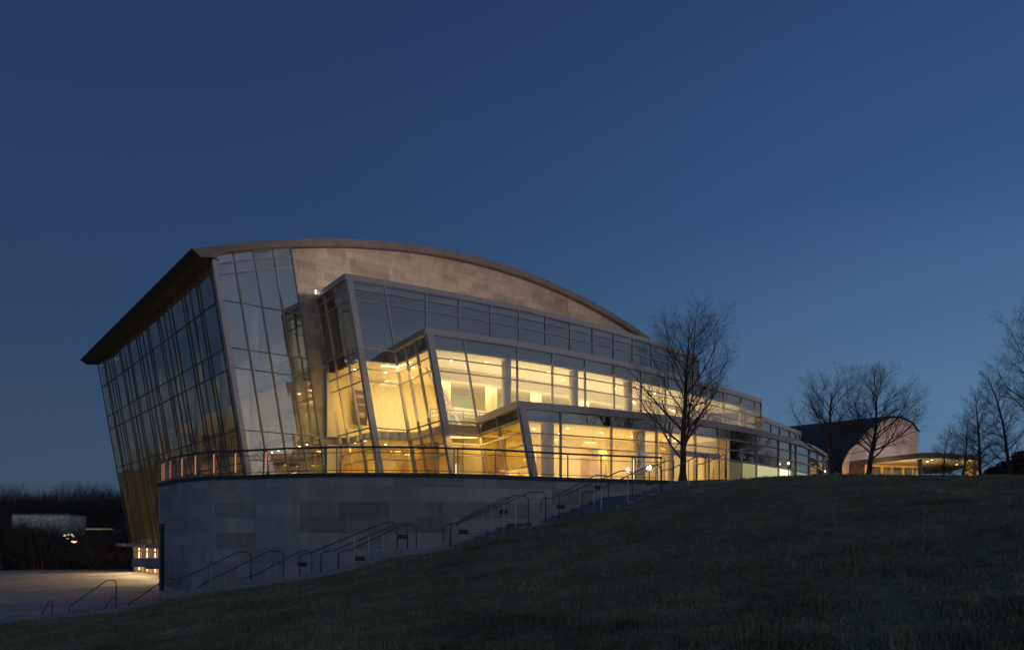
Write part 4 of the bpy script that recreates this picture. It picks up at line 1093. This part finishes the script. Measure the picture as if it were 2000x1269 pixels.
# ------------------------------------------------------------------ woods
FAR=dict(VASE,count=[24,9,6,3],max=3,start=[.22,.15,.15,.1],len0=lambda f:.12+.34*math.sin(math.pi*min(1,.3+.62*f)),ang=[50,38,38,36],rr=[.5,.55,.6,.6])
TEMPL=[tubes_np(grow(random.Random(100+k),10,.2,FAR),0) for k in range(5)]
SHR=dict(VASE,count=[12,7,5,3],max=3,start=[.04,.08,.1,.1],len0=lambda f:.62*(1-.5*f)+.05,ang=[42,38,38,36],trunk=.6)
STEMPL=[tubes_np(grow(random.Random(200+k),5,.07,SHR),0) for k in range(3)]
def wood(name,label,spots,templ,mat,rs,fat=1.0):
    r=np.random.RandomState(rs); Vs=[];Fs=[];b=0
    for (x,y,z,h) in spots:
        v,f=templ[r.randint(len(templ))]; a=r.rand()*6.283; s=h/v[:,2].max(); w=s*r.uniform(.9,1.25)*fat
        c,sn=math.cos(a),math.sin(a)
        Vs.append(np.c_[(v[:,0]*c-v[:,1]*sn)*w+x,(v[:,0]*sn+v[:,1]*c)*w+y,v[:,2]*s+z]); Fs.append(f+b); b+=len(v)
    o=npmesh(name,np.concatenate(Vs),np.concatenate(Fs),mat); tag(o,label,name.replace('_',' '),kind='stuff')
r=np.random.RandomState(5); sp=[]
# visible trees: crowns measured at the left edge of the photo
for px,top,Y in ((-30,950,112),(8,942,118),(28,940,112),(45,946,120),(62,955,115),(85,952,122),(100,948,126),(118,942,122),(135,939,126),(150,940,120),(168,941,126),(185,943,120),(200,944,126),(214,946,122),(232,951,126),(248,957,124),(20,968,108),(75,972,110),(110,962,112),(140,955,112),(175,955,112),(205,958,112),(235,965,110),(55,965,112)):
    p=at(px,top,Y); sp.append((p.x,p.y,-3.5,(p.z+3.5)*1.04))
for k in range(110):
    px=r.uniform(-60,270); Y=r.uniform(108,135); p=at(px,r.uniform(952,985),Y); sp.append((p.x,p.y,-3.5,p.z+3.5))
wood('far_wood','dark leafless wood rising behind the plaza at the far left','' or sp,TEMPL,M['wood_far'],1,1.1)
sp=[]
for k in range(70):
    a=r.uniform(0,1); x=-74-a*110; y=80+r.uniform(-6,50)-a*60; 
    if x<-(.667*y+10): sp.append((x,y,-3.5,r.uniform(13,19)))
wood('side_wood','leafless wood left of the photo, mirrored in the leaning side glass',sp,TEMPL,M['wood_far'],2,1.2)
sp=[]
for k in range(210):
    px=r.uniform(-90,275); Y=r.uniform(79,92); top=r.uniform(1000,1036)
    if Y<88:
        if abs(px-130)<26: top=max(top,1054)
        if abs(px-146)<16: top=max(top,1067)
        if 162<px<224: top=max(top,1035)
    p=at(px,top,Y)
    sp.append((p.x,p.y,PLZ-.5,p.z-PLZ+.5))
wood('undergrowth','dense dark leafless shrubs along the far edge of the plaza',sp,STEMPL,M['wood_far'],3,1.3)
sp=[]
for k in range(170):
    a=r.uniform(math.radians(-75),math.radians(50)); R=r.uniform(95,135); sp.append((R*math.cos(a),R*math.sin(a),-1,r.uniform(9,13)))
for (x,y) in ((52,62.5),(62,71),(75,66)):
    sp.append((x,y,2.6,r.uniform(9,12)))
wood('back_wood','leafless wood behind the photographer, mirrored in the lobby glass',sp,TEMPL,M['wood_far'],4,1.4)
# low lit buildings behind the shrubs at the far left
p=at(98,1030,104); lb=thing('low_building','long low whitewashed building among the leafless trees at the far left','building',(p.x,p.y,0))
mb=MB(); mb.box((p.x,p.y,-3.6),7.2,5,6.0,(1,.1)); mb.build('wall',simple('whitewash',(.55,.56,.54),.8,0,.4,2.5),lb)
mb=MB(); mb.box((p.x,p.y,2.4),7.6,5.4,.18,(1,.1)); mb.build('roof',M['dark'],lb)
o=lamp('POINT','yard_lamp',(p.x-.5,p.y-9,1.0),70,(.85,1,.9),.02); par(o,lb)
p=at(130,1046,88); h2=thing('cottage','small cottage with lit windows glimpsed through the shrubs at the far left','house',(p.x,p.y,-3.5))
mb=MB(); mb.box((p.x,p.y+2,-3.9),3.4,3,3.3,(1,0)); mb.build('wall',M['dark'],h2)
mb=MB(); mb.box((p.x,p.y+2,-.6),3.7,3.3,.15,(1,0)); mb.build('roof',M['dark'],h2)
for k,(dx,dz) in enumerate(((-.45,.2),(-.05,.3),(.35,.28),(-.1,-.1),(.5,.1))):
    mb=MB(); mb.box((p.x+dx,p.y+.42,p.z+dz-.25),.24,.06,.2,(1,0)); mb.build('window',emit('cottage_window',(1,.85,.55),1.4,False),h2)
p=at(195,1031,89); h3=thing('shed','low shed with a pale lit eave at the far left, beside the leaning glass wall','shed',(p.x,p.y,-3.5))
mb=MB(); mb.box((p.x,p.y+1.5,-3.9),3.4,3,4.25,(1,0)); mb.build('wall',M['dark'],h3)
mb=MB(); mb.box((p.x,p.y-.12,.36),3.0,.2,.16,(1,0)); mb.build('eave',emit('lit_eave',(.9,.9,.55),.16,False),h3)
p=at(146,1059,86); sl=thing('street_lamp','small orange street lamp glowing among the dark shrubs at the far left','street lamp',(p.x,p.y,PLZ))
mb=MB(); mb.tube([(p.x,p.y,PLZ-.3),(p.x,p.y,p.z)],.05,8); mb.build('pole',M['dark'],sl)
mb=MB(); mb.box((p.x,p.y-.1,p.z),.42,.3,.2); mb.build('lamp_head',emit('sodium_lamp',(1,.45,.15),7,False),sl)

# ------------------------------------------------------------------ sky, sun, camera
w=bpy.data.worlds.new('World'); sc.world=w; w.use_nodes=True; nt_=w.node_tree
for n in list(nt_.nodes): nt_.nodes.remove(n)
def wn_(t,**k):
    x=nt_.nodes.new('ShaderNode'+t)
    for a,b in k.items():
        if a.startswith('_'): setattr(x,a[1:],b)
        else:
            key=int(a[1:]) if a[0]=='i' and a[1:].isdigit() else a
            if isinstance(b,bpy.types.NodeSocket): nt_.links.new(b,x.inputs[key])
            else: x.inputs[key].default_value=b
    return x
SUN_AZ=math.atan2(.8,-.6)         # compass angle from +Y towards +X: the afterglow is right of and behind the photographer
SUN_EL=math.radians(7.0)
tc=wn_('TexCoord').outputs['Generated']; nv=wn_('VectorMath',_operation='NORMALIZE',i0=tc).outputs[0]
sp_=wn_('SeparateXYZ',i0=nv)
hl=wn_('Math',_operation='SQRT',i0=wn_('Math',_operation='SUBTRACT',i0=1.0001,i1=wn_('Math',_operation='MULTIPLY',i0=sp_.outputs[2],i1=sp_.outputs[2]).outputs[0]).outputs[0]).outputs[0]
dt=wn_('VectorMath',_operation='DOT_PRODUCT',i0=nv,i1=(.8,-.6,0)).outputs['Value']
az=wn_('Math',_operation='DIVIDE',i0=dt,i1=hl).outputs[0]
def wr(stops):
    x=nt_.nodes.new('ShaderNodeValToRGB'); e=x.color_ramp.elements
    while len(e)<len(stops): e.new(.5)
    for el,(p,c) in zip(e,stops): el.position=p; el.color=(*c,1)
    nt_.links.new(sp_.outputs[2],x.inputs[0]); return x.outputs[0]
Lr=wr([(0,(.05,.076,.108)),(.094,(.0415,.072,.119)),(.25,(.0245,.056,.132)),(.566,(.0185,.039,.115)),(1,(.012,.027,.08))])
Rr=wr([(0,(.1,.19,.29)),(.154,(.085,.178,.315)),(.375,(.035,.092,.226)),(.6,(.021,.053,.15)),(1,(.012,.027,.08))])
Wr=wr([(0,(.85,.6,.42)),(.08,(.56,.5,.42)),(.2,(.17,.23,.31)),(.4,(.07,.12,.215)),(.6,(.045,.075,.15)),(1,(.014,.027,.075))])
t1=wn_('MapRange',_interpolation_type='SMOOTHSTEP',Value=az); t1.inputs['From Min'].default_value=-1.0; t1.inputs['From Max'].default_value=.0
t2=wn_('MapRange',_interpolation_type='SMOOTHSTEP',Value=az); t2.inputs['From Min'].default_value=-.1; t2.inputs['From Max'].default_value=.85
m1=wn_('Mix',_data_type='RGBA'); nt_.links.new(t1.outputs[0],m1.inputs[0]); nt_.links.new(Lr,m1.inputs[6]); nt_.links.new(Rr,m1.inputs[7])
m2=wn_('Mix',_data_type='RGBA'); nt_.links.new(t2.outputs[0],m2.inputs[0]); nt_.links.new(m1.outputs[2],m2.inputs[6]); nt_.links.new(Wr,m2.inputs[7])
bg1=wn_('Background',Color=m2.outputs[2],Strength=1.0)
sky=nt_.nodes.new('ShaderNodeTexSky'); sky.sky_type='NISHITA'; sky.sun_disc=False; sky.sun_elevation=math.radians(-4); sky.sun_rotation=SUN_AZ
bg2=wn_('Background',Color=sky.outputs[0],Strength=.05)
ad=wn_('AddShader'); nt_.links.new(bg1.outputs[0],ad.inputs[0]); nt_.links.new(bg2.outputs[0],ad.inputs[1])
wo=wn_('OutputWorld'); nt_.links.new(ad.outputs[0],wo.inputs[0])

S=bpy.data.lights.new('sun','SUN'); S.energy=.12; S.angle=math.radians(90); S.color=(1,.82,.76)
so=bpy.data.objects.new('sun',S); col.objects.link(so)
sd=V((.8*math.cos(SUN_EL),-.6*math.cos(SUN_EL),math.sin(SUN_EL))); so.rotation_euler=(-sd).to_track_quat('-Z','Y').to_euler(); so.location=sd*60

cd=bpy.data.cameras.new('camera'); cam=bpy.data.objects.new('camera',cd); col.objects.link(cam); sc.camera=cam
cd.sensor_width=36; cd.lens=27; cd.shift_y=(HY-634.5)/2000; cd.clip_end=3000; cam.rotation_euler=(math.pi/2,0,0)
sc.view_settings.view_transform='Standard'; sc.view_settings.look='None'; sc.view_settings.exposure=0; sc.view_settings.gamma=1
sc.cycles.transparent_max_bounces=24; sc.cycles.max_bounces=10; sc.cycles.diffuse_bounces=4; sc.cycles.glossy_bounces=4
sc.cycles.sample_clamp_indirect=4; sc.cycles.use_denoising=True
sc.cycles.caustics_reflective=False
